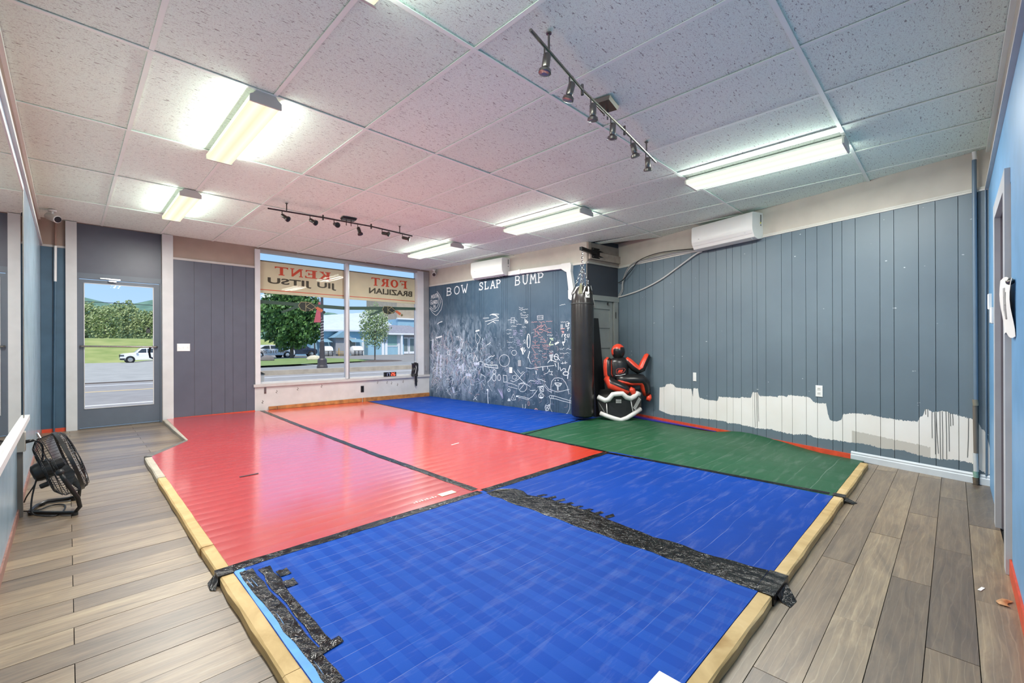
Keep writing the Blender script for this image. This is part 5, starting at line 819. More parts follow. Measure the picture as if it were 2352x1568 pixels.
ST = {'B': [[(0, 0), (.06, 1)], [(-.08, 0), (.62, .05), (.85, .25), (.7, .48), (.1, .54)], [(-.03, 1), (.55, .98), (.78, .8), (.6, .56)]], 'O': [[(.5+.48*math.cos(a*.45), .5+.5*math.sin(a*.45)) for a in range(15)]], 'W': [[(0, 1), (.3, 0), (.52, .55), (.72, .0), (1.05, 1.1)], [(-.12, 1), (.15, 1)]],
      'S': [[(.85, .75), (.75, .95), (.4, 1), (.12, .85), (.15, .62), (.6, .48), (.85, .28), (.7, .05), (.3, .0), (0, .15)], [(.85, .72), (.85, .98)], [(0, .0), (0, .2)]], 'L': [[(.1, 1), (.1, .02), (.8, .05), (.82, .25)], [(-.08, 1), (.3, 1)], [(-.06, .0), (.3, .02)]], 'A': [[(.0, 0), (.5, 1), (.95, 0)], [(.2, .35), (.75, .35)], [(-.12, 0), (.15, 0)], [(.8, 0), (1.1, 0)]],
      'P': [[(.05, 0), (.08, 1), (.6, .98), (.85, .78), (.65, .52), (.08, .48)], [(-.1, 0), (.25, 0)], [(-.1, 1), (.15, 1)]], 'U': [[(.05, 1), (.08, .25), (.35, 0), (.65, .05), (.82, .3), (.88, 1)], [(-.08, 1), (.2, 1)], [(.75, 1), (1.02, 1)]], 'M': [[(.0, 0), (.1, 1), (.48, .35), (.85, 1), (.98, 0)], [(-.12, 0), (.14, 0)], [(.85, 0), (1.12, 0)]]}
for word, a0, a1, z0, z1, dz in (('BOW', .605, 1.21, 2.165, 2.315, .02), ('SLAP', 1.55, 2.11, 2.195, 2.33, .01), ('BUMP', 2.46, 3.09, 2.20, 2.355, .0)):
    n = len(word); cw_ = (a1-a0)/(n+.45*(n-1))
    for i, ch in enumerate(word):
        m = MB(); x0 = a0+i*cw_*1.45; zz = z0+dz*i/n
        for pl in ST[ch]: m.ribbon(CH, [(x0+u*cw_, zz+v*(z1-z0)) for u, v in pl], .019, .0118)
        obj('chalk_letter', m, cw, wall_chalk)
# ---------------------------------------------------------------- punching bag on its bracket
BX, BY = 5.33, 3.86
t = thing('heavy_bag', 'tall black vinyl punching bag hanging on chains', 'punching bag', (BX, BY, .11))
m = MB(); m.lathe((BX, BY, 0), [(.05, .10), (.13, .105), (.158, .125), (.166, .17), (.167, .6), (.166, 1.2), (.165, 1.70), (.160, 1.80), (.150, 1.88), (.128, 1.95), (.10, 2.0), (.05, 2.01)], 40); obj('bag_body', m, vinylb, t, True)
m = MB(); m.lathe((BX, BY, 0), [(.1675, 1.74), (.1685, 1.745), (.1685, 1.755), (.1675, 1.76)], 40); obj('seam_band', m, M('seam_vinyl', '#2b2a29', .35, .1), t, True)
CF = Fr((BX, BY), (.7064, -.7078)); KV = Vector((-.7078, -.7064, 0))
lab = M('white_bag_label', '#d9d7d2', .5, .06)
def onbag(a, z, r): return Vector((BX, BY, z)) + (Vector((.7064, -.7078, 0))*math.sin(a)+KV*math.cos(a))*r
m = MB(); m.grid(lambda u, v: onbag(.12+.42*u, 1.915-.085*v, .157+.006*v), 4, 2); obj('brand_label', m, lab, t)
m = MB(); m.ribbon(Fr(onbag(.33, 0, .165)[:2], (.7, -.71)), [(-.02, 1.89), (.0, 1.85), (.025, 1.885), (.0, 1.87)], .006, .002); obj('label_print', m, steel, t)
olive = M('olive_webbing', '#5b5a45', .7, .1)
for k, a in enumerate((-.35, 1.25, 2.8, 4.4)): m = MB(); m.grid(lambda u, v: onbag(a-.17+.34*u, 2.045-.16*v, .085+.072*min(1, v*1.3)), 3, 5); obj('hanging_strap', m, olive if k == 0 else black, t, 'all')
for a in (-.9, .75, .2): m = MB(); m.tube([onbag(a-.25, 1.90, .15), onbag(a, 1.985, .112), onbag(a+.25, 2.0, .09)], [.006, .012, .006], 6); obj('white_binding', m, lab, t, True)
m = MB(); m.grid(lambda u, v: onbag(1.05+.22*u+.25*v, 2.0-.30*v+.02*math.sin(u*6), .13+.05*v+.004*math.sin(v*9)), 4, 8); obj('torn_tape_tail', m, lab, t, 'all')
def chain(p, q, n, parent, r=.0035):
    p, q = Vector(p), Vector(q); d = (q-p); L = d.length; d.normalize(); sv = d.orthogonal().normalized(); m = MB()
    for i in range(n):
        ax = sv if i % 2 else d.cross(sv); m.torus(p+d*L*(i+.5)/n, L/n*.36, r, ax, 10, 5, 0, 1.75, d)
    return obj('chain', m, chrome, parent, True)
chain((BX, BY, 2.53), (BX, BY, 2.33), 7, t, .005)
m = MB(); m.torus((BX, BY, 2.315), .022, .005, (.7, .7, 0), 14, 6); obj('swivel_ring', m, chrome, t, True)
for a in (-.35, 1.25, 2.8, 4.4): chain((BX, BY, 2.30), onbag(a, 2.05, .088), 9, t)
for a in (-.35, 1.25, 2.8, 4.4): m = MB(); m.torus(onbag(a, 2.045, .088), .02, .004, onbag(a, 2.0, 1)-Vector((BX, BY, 2.0)), 12, 5); obj('strap_ring', m, chrome, t, True)
t = thing('bag_bracket', 'black steel wall bracket holding the punching bag chain', 'bracket', RT(.14, 2.5, 0)); e0 = RT(.14, 2.56, .05); e1 = Vector((BX, BY, 2.56)); dd = (e1-e0); 
sd_ = dd.cross(Vector((0, 0, 1))).normalized()*.022; up_ = Vector((0, 0, .024)); e2 = e1+dd.normalized()*.04
m = MB(); m.hexa([e0-sd_-up_, e2-sd_-up_, e2+sd_-up_, e0+sd_-up_, e0-sd_+up_, e2-sd_+up_, e2+sd_+up_, e0+sd_+up_]); obj('arm', m, steel, t)
m = MB(); m.rbox(RT, .055, .235, 2.485, 2.64, .05, .060, .004); obj('wall_plate', m, steel, t)
for a, z in ((.075, 2.505), (.215, 2.505), (.075, 2.62), (.215, 2.62)): m = MB(); m.lathe(RT(a, z, .06), [(.010, 0), (.010, .006), (.004, .007)], 6, axis=RT.k); obj('bolt', m, metal, t)
for z in (2.52, 2.60): m = MB(); m.poly(RT, [(.235, z-.012), (.33, z), (.235, z+.012)], .05, .06); obj('gusset', m, steel, t)
m = MB(); m.hexa([RT(.05, .06, .13), RT(.31, .06, .13), RT(.31, .06, .07), RT(.05, .06, .07), RT(.05, 1.565, .04), RT(.215, 1.565, .04), RT(.215, 1.565, .012), RT(.05, 1.565, .012)]); single('folded_mat', m, M('black_foam_mat', '#19191a', .45, .1), 'tall black folded mat leaning on the door behind the punching bag', 'mat')

# ---------------------------------------------------------------- grappling dummy and body shield
OB = Vector((5.83, 3.60)); DU = Fr(OB, (.7064, -.7078)); DD = 6.668; SCL = .12755*DD/1018.6
def Q(x, y, n=0):
    px, py = 1360+x*.12755, 780+y*.12755
    lat = (px-1176)/1018.6*DD; zz = 1.15+(793.9-py)*DD/1018.6; p = fw*DD+r0*lat; p = Vector((p.x, p.y, zz)); return p+KV*n
dk = M('dummy_black_vinyl', '#1b1a1b', .3, .15, 20, bump=.1); rd = M('dummy_red_vinyl', '#d8432a', .35, .1, 20, bump=.1)
t = thing('grappling_dummy', 'red and black stuffed grappling dummy sitting in the corner with one arm raised', 'grappling dummy', (5.9, 3.6, .06)); B2 = [dk, rd]
m = MB(); rot = Matrix((Vector((.7064, -.7078, 0)), KV, Vector((0, 0, 1)))).transposed(); m.sphere(Q(468, 225, .0), .102, 22, 16, 0, (1.0, 1.0, 1.12), rot)
hc = Q(468, 225, 0); b = 0
for i, f_ in enumerate(m.f):
    c_ = sum((m.v[j] for j in f_), Vector())/len(f_)-hc; a_ = c_.dot(Vector((.7064, -.7078, 0))); n_ = c_.dot(KV); z_ = c_.z
    m.mi[i] = 0 if (n_ > -.03 and z_ < .05+.15*(a_) and a_ > -.082) else 1
obj('head', m, B2, t, 'all')
m = MB(); m.tube([Q(455, 330, .0), Q(460, 365, .0), Q(465, 440, .01), Q(470, 560, .02), Q(470, 660, .03), Q(440, 740, .04)], [.07, .14, .16, .15, .145, .13], 18, flat=.66, up=(.7064, -.7078, 0)); obj('torso', m, [dk], t, 'all')
m = MB(); f2 = Fr((Q(470, 570, .124)).to_2d(), (.7064, -.7078)); zc_ = Q(480, 570).z; P_ = lambda x, y: ((x-470)*SCL, zc_-(y-570)*SCL)
m.ribbon(f2, [P_(*p) for p in ((400, 545), (440, 525), (540, 520), (560, 545), (520, 600), (420, 622), (400, 605), (400, 545))], .007, .002); em = obj('emblem_outline', m, M('dull_red_print', '#a4473a', .5, .05), t)
m = MB(); m.poly(f2, [P_(*p) for p in ((420, 600), (500, 592), (520, 545), (445, 548))], 0, .002); obj('emblem', m, rd, t); m = MB(); m.ribbon(f2, [P_(*p) for p in ((385, 650), (470, 645), (560, 622))], .006, .002); obj('emblem_stripe', m, plastic, t)
sg2 = 12
def limb(name, path, rad, redk): m = MB(); m.tube(path, rad, sg2, up=KV, mf=lambda i, k: 1 if k in redk else 0); return obj(name, m, B2, t, 'all')
limb('arm', [Q(300, 360, .03), Q(270, 400, .04), Q(262, 520, .06), Q(265, 640, .07), Q(300, 700, .09)], [.05, .064, .066, .062, .05], (1, 2, 9, 10, 3))
limb('arm', [Q(590, 360, .02), Q(640, 410, .03), Q(730, 500, .05), Q(810, 560, .06), Q(870, 530, .06), Q(920, 430, .04), Q(985, 310, .02), Q(1005, 280, .02)], [.045, .06, .064, .062, .06, .056, .05, .03], (9, 10, 11, 8))
limb('leg', [Q(360, 740, .06), Q(270, 745, .10), Q(300, 790, .13), Q(420, 840, .16), Q(540, 890, .18), Q(600, 910, .18)], [.06, .078, .083, .080, .070, .055], (3, 4, 2))
limb('leg', [Q(420, 730, .06), Q(540, 735, .08), Q(700, 730, .10), Q(850, 730, .10), Q(910, 790, .09), Q(935, 900, .08), Q(955, 1000, .07)], [.08, .085, .086, .086, .08, .07, .056], (1, 2, 3))
m = MB(); m.tube([Q(610, 880, .20), Q(650, 900, .21), Q(700, 1000, .21)], [.038, .045, .03], 12); obj('foot', m, rd, t, 'all'); m = MB(); m.tube([Q(990, 1000, .08), Q(985, 1050, .10), Q(960, 1090, .12)], [.035, .04, .03], 12); obj('foot', m, rd, t, 'all')
m = MB(); m.tube([Q(420, 730, .13), Q(500, 760, .15), Q(640, 790, .15), Q(780, 800, .13)], [.012, .02, .02, .012], 8); obj('thigh_panel', m, rd, t, 'all')
# body shield
SD = 6.40
def S2(x, y, n=0):
    px, py = 1360+x*.12755, 780+y*.12755; lat = (px-1176)/1018.6*SD; zz = 1.15+(793.9-py)*SD/1018.6; p = fw*SD+r0*lat; return Vector((p.x, p.y, max(zz, .062)))+KV*n
dep = lambda x: -.00000045*(x-510)**2-.0002*max(0, abs(x-500)-230)
t = thing('body_shield', 'black and white padded body shield standing in front of the dummy', 'body shield', (5.62, 3.43, .06)); wv_ = M('white_shield_vinyl', '#dcdad6', .4, .05, bump=.1); bk2 = M('shield_black_vinyl', '#222120', .4, .15, 20)
def pad(name, pts, mat, th=.05, n=0): 
    m = MB(); k = len(pts); m.add([S2(x, y, dep(x)+n) for x, y in pts]+[S2(x, y, dep(x)+n-th) for x, y in pts], [tuple(range(k-1, -1, -1)), tuple(range(k, 2*k))]+[(i, (i+1) % k, k+(i+1) % k, k+i) for i in range(k)]); return obj(name, m, mat, t)
pad('front_panel', [(290, 1165), (400, 1040), (520, 1030), (620, 1100), (692, 1120), (735, 1320), (600, 1410), (510, 1440), (400, 1410), (290, 1375)], bk2)
pad('side_panel', [(120, 1110), (255, 1165), (268, 1370), (150, 1330)], bk2); pad('side_panel', [(705, 1120), (880, 1030), (920, 1060), (925, 1270), (745, 1325)], bk2)
for nm, pts, r in (('top_padding', [(125, 1060), (170, 1080), (240, 1112), (300, 1090), (370, 1000), (450, 990), (540, 985), (610, 1050), (690, 1078), (770, 1040), (830, 990), (870, 1010)], .036), ('bottom_padding', [(160, 1350), (280, 1395), (400, 1435), (510, 1462), (620, 1425), (740, 1360), (900, 1280)], .032), ('seam', [(262, 1165), (275, 1375)], .007), ('seam', [(698, 1115), (740, 1325)], .007)):
    m = MB(); m.tube([S2(x, y, dep(x)+.004) for x, y in pts], r, 10); obj(nm, m, wv_, t, 'all')
m = MB(); m.grid(lambda u, v: S2(180+700*u, 900+250*v+120*(u-.5)**2, dep(180+700*u)-.09-.10*math.sin(math.pi*v)), 10, 6); obj('back_padding', m, M('shield_brown_lining', '#4b4641', .5, .15), t, 'all')
m = MB()
for k in range(5):
    for q in range(2): x = 425+20*k; y = 1090+36*q; m.add([S2(x, y, dep(x)+.003), S2(x+14, y-2, dep(x)+.003), S2(x+15, y+28, dep(x)+.003), S2(x+1, y+30, dep(x)+.003)], [(3, 2, 1, 0)])
lb = obj('woven_label', m, M('shield_print', '#b9b9b5', .6, .05), t); lb['kind'] = 'stuff'
m = MB()
for k in range(9):
    x = 740+14*k; y = 1240-21*k; m.add([S2(x, y, dep(x)+.004), S2(x+10, y-14, dep(x)+.004), S2(x+52, y+34, dep(x)+.004), S2(x+42, y+48, dep(x)+.004)], [(3, 2, 1, 0)])
    x = 130+11*k; y = 1150+20*k; m.add([S2(x, y, dep(x)+.004), S2(x+44, y-20, dep(x)+.004), S2(x+48, y-8, dep(x)+.004), S2(x+4, y+12, dep(x)+.004)], [(3, 2, 1, 0)])
sp_ = obj('side_print', m, M('shield_print', '#b9b9b5'), t); sp_['kind'] = 'stuff'

# ---------------------------------------------------------------- floor fan and its cord
t = thing('floor_fan', 'black and chrome drum floor fan standing by the left wall', 'fan', (-.05, 4.3, .05)); fc = Vector((-.04, 4.275, .36)); ax = Vector((.93, .13, .30)).normalized(); ux = Vector((0, 0, 1)); ux = (ux-ax*ux.dot(ax)).normalized(); uy = ax.cross(ux)
FP = lambda r, a, d: fc+ax*d+(ux*math.cos(a)+uy*math.sin(a))*r
wire = M('guard_wire', '#3a3a3c', .3, .1, metal=.8); RR = .208
m = MB()
for k in range(60): a = 2*math.pi*k/60; m.tube([FP(.07, a, -.085), FP(.16, a+.04, -.078), FP(RR-.02, a+.07, -.06), FP(RR, a+.08, -.04), FP(RR+.003, a+.08, .045)], .0014, 4, caps=False)
for r, d in ((.07, -.086), (.115, -.083), (.16, -.079), (RR-.01, -.055), (RR, -.03), (RR+.003, .045)): m.torus(FP(0, 0, d), r, .002, ax, 48, 4)
obj('rear_guard', m, wire, t)
m = MB()
for k in range(60): a = 2*math.pi*k/60; m.tube([FP(RR+.003, a, .045), FP(RR-.01, a, .075), FP(.15, a-.05, .09), FP(.05, a-.12, .095)], .0014, 4, caps=False)
for r, d in ((.05, .095), (.10, .094), (.15, .09), (.19, .083), (RR-.005, .07)): m.torus(FP(0, 0, d), r, .0018, ax, 48, 4)
obj('front_guard', m, wire, t)
m = MB(); m.lathe(FP(0, 0, .02), [(RR-.002, .012), (RR+.007, .013), (RR+.007, .032), (RR-.002, .034), (RR-.003, .022), (RR-.002, .012)], 48, axis=ax, caps=False); obj('front_ring', m, black, t, True)
m = MB(); m.lathe(FP(0, 0, -.135), [(.03, 0), (.052, .008), (.06, .03), (.06, .09), (.03, .10)], 20, axis=ax); obj('motor_housing', m, black, t, True)
m = MB(); m.lathe(FP(0, 0, -.03), [(.04, 0), (.04, .05), (.02, .06)], 16, axis=ax); obj('blade_hub', m, black, t, True)
for k in range(3):
    a0 = 2*math.pi*k/3; m = MB(); m.grid(lambda u, v: FP(.035+.165*v, a0+(-.42+.84*u)*(1-.25*v), .025-.05*u+.01*v), 8, 6); obj('fan_blade', m, M('grey_blade', '#6e6e70', .35, .08, metal=.4), t, 'all')
tubem = M('black_tube', '#141415', .3, .1)
fzp = lambda x, y, h: Vector((x, y, fz(x, y)+h)); s1 = fc+uy*(-RR-.02)+ax*(-.03); s2 = fc+uy*(RR+.02)+ax*(-.03)
pa, pb = (s1, s2) if s1.y < s2.y else (s2, s1)
m = MB(); path = [pa, pa+Vector((.02, -.01, -.05)), fzp(.045, 4.10, .11), fzp(.055, 4.10, .05), fzp(.03, 4.10, .016), fzp(-.05, 4.18, .014), fzp(-.165, 4.295, .014), fzp(-.18, 4.33, .014), fzp(-.15, 4.46, .014), fzp(-.10, 4.53, .014), fzp(.0, 4.50, .014), fzp(.055, 4.47, .03), fzp(.06, 4.46, .09), pb+Vector((.02, 0, -.05)), pb]
m.tube(path, .0125, 10); obj('stand_tube', m, tubem, t, 'all')
for x, y in ((.03, 4.10), (.03, 4.48), (-.17, 4.30), (-.13, 4.49)): m = MB(); m.lathe(fzp(x, y, .0), [(.017, 0), (.017, .02)], 10); obj('rubber_foot', m, black, t, True)
for s_ in (pa, pb): m = MB(); m.sphere(s_, .022, 12, 8); obj('pivot_knob', m, black, t, True)
m = MB(); p0 = FP(RR+.01, 0, -.03); m.tube([p0-uy*.05, p0-uy*.03+ux*.03, p0+uy*.03+ux*.03, p0+uy*.05], .006, 8); obj('carry_handle', m, chrome, t, True)
m = MB(); m.lathe(FP(.10, 2.5, -.13), [(.012, 0), (.016, .006), (.016, .04)], 10, axis=ax); obj('speed_knob', m, black, t, True)
def smoothpath(P):
    P = [Vector(p) for p in P]; q = []
    for i in range(len(P)-1):
        p0, p1, p2, p3 = P[max(i-1, 0)], P[i], P[i+1], P[min(i+2, len(P)-1)]
        for k in range(6): s_ = k/6; q.append(.5*((2*p1)+(p2-p0)*s_+(2*p0-5*p1+4*p2-p3)*s_*s_+(3*p1-p0-3*p2+p3)*s_**3))
    return q+[P[-1]]
t = thing('fan_flex', 'black power cord from the raceway box to the floor fan, coiled on planks', 'cord', (-.15, 4.3, .05))
m = MB(); m.tube(smoothpath([(-.195, 4.28, .535), (-.16, 4.28, .54), (-.125, 4.28, .51), (-.118, 4.285, .46), (-.12, 4.29, .40)]), .0055, 8); m.tube([(-.196, 4.28, .535), (-.16, 4.28, .54)], [.012, .009], 8); obj('plug_end', m, black, t, 'all')
m = MB(); m.tube(smoothpath([(-.12, 4.27, .42), (-.14, 4.25, .32), (-.165, 4.22, .18), (-.165, 4.20, .09), (-.13, 4.17, fz(-.1, 4.2)+.02), (-.06, 4.15, fz(-.06, 4.1)+.008), (-.02, 4.25, fz(0, 4.2)+.008), (-.02, 4.38, fz(0, 4.3)+.008), (-.08, 4.42, fz(-.1, 4.4)+.008), (-.15, 4.36, fz(-.1, 4.3)+.008), (-.215, 4.40, fz(-.2, 4.4)+.008)]), .0045, 8); obj('coiled_run', m, black, t, 'all')
m = MB(); m.tube(smoothpath([(-.12, 4.28, .42), (-.13, 4.33, .33), (-.16, 4.42, .22), (-.20, 4.5, .13), (-.215, 4.55, .08)]), .0045, 8); obj('hanging_run', m, black, t, 'all')
# ---------------------------------------------------------------- outside
def zg(x, y): return -.10-.0145*max(0, y-21)*min(1, max(0, (14-x)/8))
asph = M('road_asphalt', '#98928a', .85, .10, 3, bump=.1, bs=60); conc = M('pavement_concrete', '#8e8c86', .85, .12, 2); grav = M('grey_gravel', '#a9a59b', .9, .15, 1.5); lot = M('lot_asphalt', '#8a857d', .85, .1, 1); 
def grassm(name, a, b, s):
    n = N(name); n.set(base=n.ramp(n.noise(s, 5), [(.3, srgb(a)), (.7, srgb(b))]), rough=.9); return n.m
grass = grassm('verge_grass', '#6d8240', '#8b9a57', 1.2); field = grassm('field_grass', '#808f45', '#a5a762', .35)
def sheet(name, x0, x1, y0, y1, h, mat, label, nx=20, ny=6, f=None):
    m = MB(); f = f or (lambda x, y: zg(x, y)); m.grid(lambda u, v: (x0+(x1-x0)*u, y0+(y1-y0)*v, f(x0+(x1-x0)*u, y0+(y1-y0)*v)+h), nx, ny); return struct(name, m, mat, label)
sheet('pavement_near', -20, 60, 8.05, 10.6, .02, conc, 'concrete pavement just outside the window'); sheet('road', -60, 90, 10.6, 20.9, 0, asph, 'grey street outside running past the shop')
sheet('gravel_lot', -60, 12.0, 20.9, 79.5, 0, grav, 'wide grey gravel lot seen through the door', 24, 12); sheet('parking_lot', 12.0, 90, 29.4, 72, .01, lot, 'asphalt parking lot in front of the blue building', 10, 6)
sheet('pavement_far', 4.3, 90, 21.3, 29.5, .04, conc, 'concrete pavement across the street', 10, 4)
m = MB(); m.add([(7.0, 29.4, -.03), (16.3, 32.6, -.03), (18.6, 35.2, -.03), (18.0, 46, -.03), (11.0, 46, -.03)], [(0, 1, 2, 3, 4)]); struct('grass_island', m, grass, 'grass island in front of the parked white car')
dk_f = lambda x, y: (zg(min(x, 5), 79) if y < 80 else zg(5, 79)+(2.65-zg(5, 79))*min(1, (y-80)/24))
sheet('embankment', -120, 160, 79, 125, 0, field, 'sunny green embankment beyond the gravel lot', 10, 16, dk_f)
for name, y, w_, col, lab in (('edge_line', 12.9, .12, '#e8e8e8', 'white edge line on the near side of the street'), ('centre_line', 16.85, .14, '#e3c58a', 'pale yellow centre line of the street'), ('edge_line', 19.35, .12, '#e8e8e8', 'white edge line on the far side of the street')):
    m = MB(); m.box(-60, 90, y, y+w_, -.099, -.094); single(name, m, M('road_paint'+col[1:], col, .7, .06), lab, 'road line')
m = MB(); m.box(4.3, 90, 20.85, 21.3, -.1, .10); single('kerb', m, M('kerb_stone', '#a79c8c', .85, .15, 3), 'weathered granite kerb in front of the lamp post', 'kerb')
m = MB(); m.box(-60, 4.3, 20.75, 20.95, -.1, -.075); single('kerb_edge', m, M('dark_kerb', '#5d5149', .9, .15), 'dark low kerb edge along the gravel lot', 'kerb')
hill = N('hazy_hill'); hill.set(base=hill.ramp(hill.noise(.12, 5), [(.3, srgb('#51705f')), (.7, srgb('#6d8b78'))]), rough=1.0)
m = MB(); m.grid(lambda u, v: (-300+900*u, 420+160*v, -5+v*(52+9*math.sin(u*17)+5*math.sin(u*41+1)+2.5*math.sin(u*97))), 90, 5); struct('hills', m, hill.m, 'hazy wooded hills on the horizon')
def leafmat(name, a, b):
    n = N(name); oi = n.n('NewGeometry'); n.set(base=n.ramp(n.noise(1.3, 3), [(.3, srgb(a)), (.7, srgb(b))]), rough=.6); return n.m
leaf_d = leafmat('dark_maple_leaves', '#33582c', '#648c48'); leaf_l = leafmat('pale_leaves', '#7a9160', '#aab88c'); leaf_f = leafmat('hazy_far_foliage', '#8d9c68', '#aab681'); barkm = M('bark', '#6a5e55', .9, .2, 20)  # leaf_f: distance haze mixed into the leaf colours of the far trees
def crown(c, rx, rz, n, size, seed, shell=.55):
    R = random.Random(seed); m = MB(); c = Vector(c)
    for k in range(n):
        d = Vector((R.gauss(0, 1), R.gauss(0, 1), R.gauss(0, 1))).normalized(); r = shell+(1-shell)*R.random()**.5; r *= 1+.16*math.sin(d.x*7+seed)*math.sin(d.z*6+d.y*5); p = c+Vector((d.x*rx*r, d.y*rx*r, d.z*rz*r)); a = Vector((R.gauss(0, 1), R.gauss(0, 1), R.gauss(0, 1))).normalized(); b = a.orthogonal().normalized(); q = a.cross(b); s_ = size*R.uniform(.6, 1.3)
        m.add([p-b*s_, p-q*s_*.6, p+b*s_, p+q*s_*.6], [(0, 1, 2, 3)])
    return m
t = thing('street_tree', 'dense dark green maple behind the left window pane', 'tree', (16.1, 47.7, -.1)); obj('foliage', crown((15.95, 47.5, 3.95), 2.9, 3.0, 9000, .22, 3, .35), leaf_d, t)
m = MB(); m.tube([(16.1, 47.7, -.1), (16.08, 47.65, 1.5), (15.95, 47.5, 3.6)], [.2, .15, .09], 10); obj('trunk', m, barkm, t, True)
t = thing('street_tree', 'young sparse tree with pale leaves behind the right window pane', 'tree', (17.85, 33.75, -.1)); fol = crown((17.8, 33.7, 2.75), 1.25, 1.75, 3000, .085, 5, .15); obj('foliage', fol, leaf_l, t)
m = MB(); m.tube([(17.85, 33.75, -.1), (17.83, 33.7, 1.3), (17.8, 33.7, 3.2)], [.06, .05, .02], 8)
obj('trunk', m, barkm, t, True)
for k in range(7): a = k*.9; m = MB(); m.tube([(17.83, 33.7, 1.2+.15*k), (17.83+.5*math.cos(a), 33.7+.5*math.sin(a), 1.9+.15*k), (17.83+.9*math.cos(a), 33.7+.9*math.sin(a), 2.9+.12*k)], [.025, .018, .008], 5); obj('branch', m, barkm, t, True)
m = MB(); m.lathe((17.85, 33.9, -.12), [(2.4, 0), (2.2, .05), (.5, .10)], 24); single('mulch_bed', m, M('brown_mulch', '#5d4f45', .95, .2, 4), 'dark mulch bed under the young sparse tree', 'mulch bed')
R_ = random.Random(11); ORD = ['leftmost', 'second', 'third', 'fourth', 'fifth', 'sixth', 'seventh', 'eighth', 'rightmost']
for k in range(9):
    x = -1.5+k*2.3+R_.uniform(-.4, .4); y = 128+R_.uniform(-3, 5); h = R_.uniform(6.2, 8.8); tt = thing('tree', '%s pale green tree of the row beyond the embankment, through the street door' % ORD[k], 'tree', (x, y, 2.6), 'trees beyond the embankment')
    obj('foliage', crown((x, y, 2.6+h*.45), 2.5, h*.58, 2400, .27, 100+k, .5), leaf_f, tt); m = MB(); m.tube([(x, y, 2.4), (x, y, 2.6+h*.5)], [.2, .1], 6); obj('trunk', m, barkm, tt)
m = MB(); m.tube([(-60, 60, 6.3), (0, 60, 5.6), (17, 60, 5.4)], .03, 5); single('power_line', m, black, 'power line crossing the sky behind the street door', 'wire') 
# lamp post with banner
t = thing('lamp_post', 'dark decorative lamp post with a red banner across the street', 'lamp post', (9.66, 24.05, -.06)); lp = M('lamp_post_bronze', '#453f40', .5, .1); LX0, LY0 = 9.66, 24.05
m = MB(); m.lathe((LX0, LY0, -.06), [(.27, 0), (.27, .12), (.24, .2), (.23, .48), (.19, .54), (.16, .56)], 10); obj('pedestal', m, lp, t); m = MB(); m.lathe((LX0, LY0, -.06), [(.14, .54), (.13, 1.0), (.12, 1.38), (.13, 1.42), (.085, 1.46), (.075, 3.0), (.065, 4.0)], 14); obj('post', m, lp, t, True)
m = MB(); m.lathe((LX0, LY0, 3.9), [(.05, 0), (.2, .15), (.24, .5), (.1, .7)], 12); obj('lantern', m, lp, t, True)
bnr = Fr((LX0-.1, LY0-.05), (-.7, .7)); m = MB(); m.hexa([bnr(-.02, 2.42, 0), bnr(.36, 2.42, 0), bnr(.36, 2.42, -.01), bnr(-.02, 2.42, -.01), bnr(.0, 3.5, 0), bnr(.10, 3.5, 0), bnr(.10, 3.5, -.01), bnr(.0, 3.5, -.01)]); bo = obj('banner', m, M('banner_red', '#b5545c', .7, .1), t)
m = MB()
for z in (2.55, 2.62, 2.70, 2.78): m.ribbon(bnr, [(.08, z), (.25, z+.02)], .025, .003)
obj('banner_print', m, plastic, bo); m = MB(); m.tube([(LX0, LY0, 2.40), bnr(.38, 2.40, 0)], .012, 6); obj('banner_arm', m, lp, t)
m = MB(); m.tube([(LX0+.085*math.cos(a*.5), LY0+.085*math.sin(a*.5), 1.35+.012*a) for a in range(110)], .009, 4); obj('string_lights', m, plastic, t)
m = MB(); m.tube([(19.8, 51.2, -.1), (19.6, 51.2, 3.2)], .08, 8); single('utility_pole', m, lp, 'thin dark pole left of the lamp post in front of the blue building', 'pole')
m = MB(); m.sphere((14.95, 38.9, .05), .55, 9, 6, 0, (1.2, .8, .6)); single('boulder', m, M('pale_stone', '#c9bfa6', .9, .15, 2), 'pale boulder on the grass beside the lamp post', 'boulder')
m = MB(); m.sphere((11.6, 40.0, .05), .55, 9, 6, 0, (1.0, .8, .7)); single('boulder', m, M('grey_stone', '#77706c', .9, .15, 2), 'grey boulder in front of the parked white car', 'boulder')
# blue building across the street
YB = 57.0; BB = Fr((0, YB), (1, 0)); bt = thing('blue_building', 'low blue clad building across the street with white corner boards', 'building', (30, YB, -.1)); sid = M('blue_siding', '#8db3c6', .7, .05, 2); wht = M('bright_trim', '#dfe3e8', .6, .04); shg = M('grey_shingle', '#85868f', .9, .12, 4); roofw = M('pale_metal_roof', '#c3cad3', .5, .06, 2); tanw = M('tan_stucco', '#a89a86', .8, .08, 2)
def bp(name, mat, *b, par=None):
    m = MB()
    for q in b: m.fbox(BB, *q)
    return obj(name, m, mat, par or bt)
bp('main_wall', sid, (21.5, 28.5, -.2, 3.25, -9, 0)); bp('entrance_wall', sid, (28.5, 34.0, -.2, 3.0, -9, 1.2)); bp('tall_wall', sid, (33.5, 44, -.2, 5.0, -9, .4)); bp('upper_storey', tanw, (33.5, 44, 5.0, 9.5, -9, .2)); bp('upper_band', wht, (33.4, 44, 4.95, 5.15, .2, .6))
m = MB(); m.add([BB(21, 3.2, .6), BB(33.6, 3.35, .6), BB(33.6, 6.4, -6), BB(21, 5.0, -6), BB(21, 3.0, .6), BB(33.6, 3.15, .6)], [(0, 1, 2, 3), (4, 5, 1, 0)]); obj('metal_roof', m, roofw, bt)
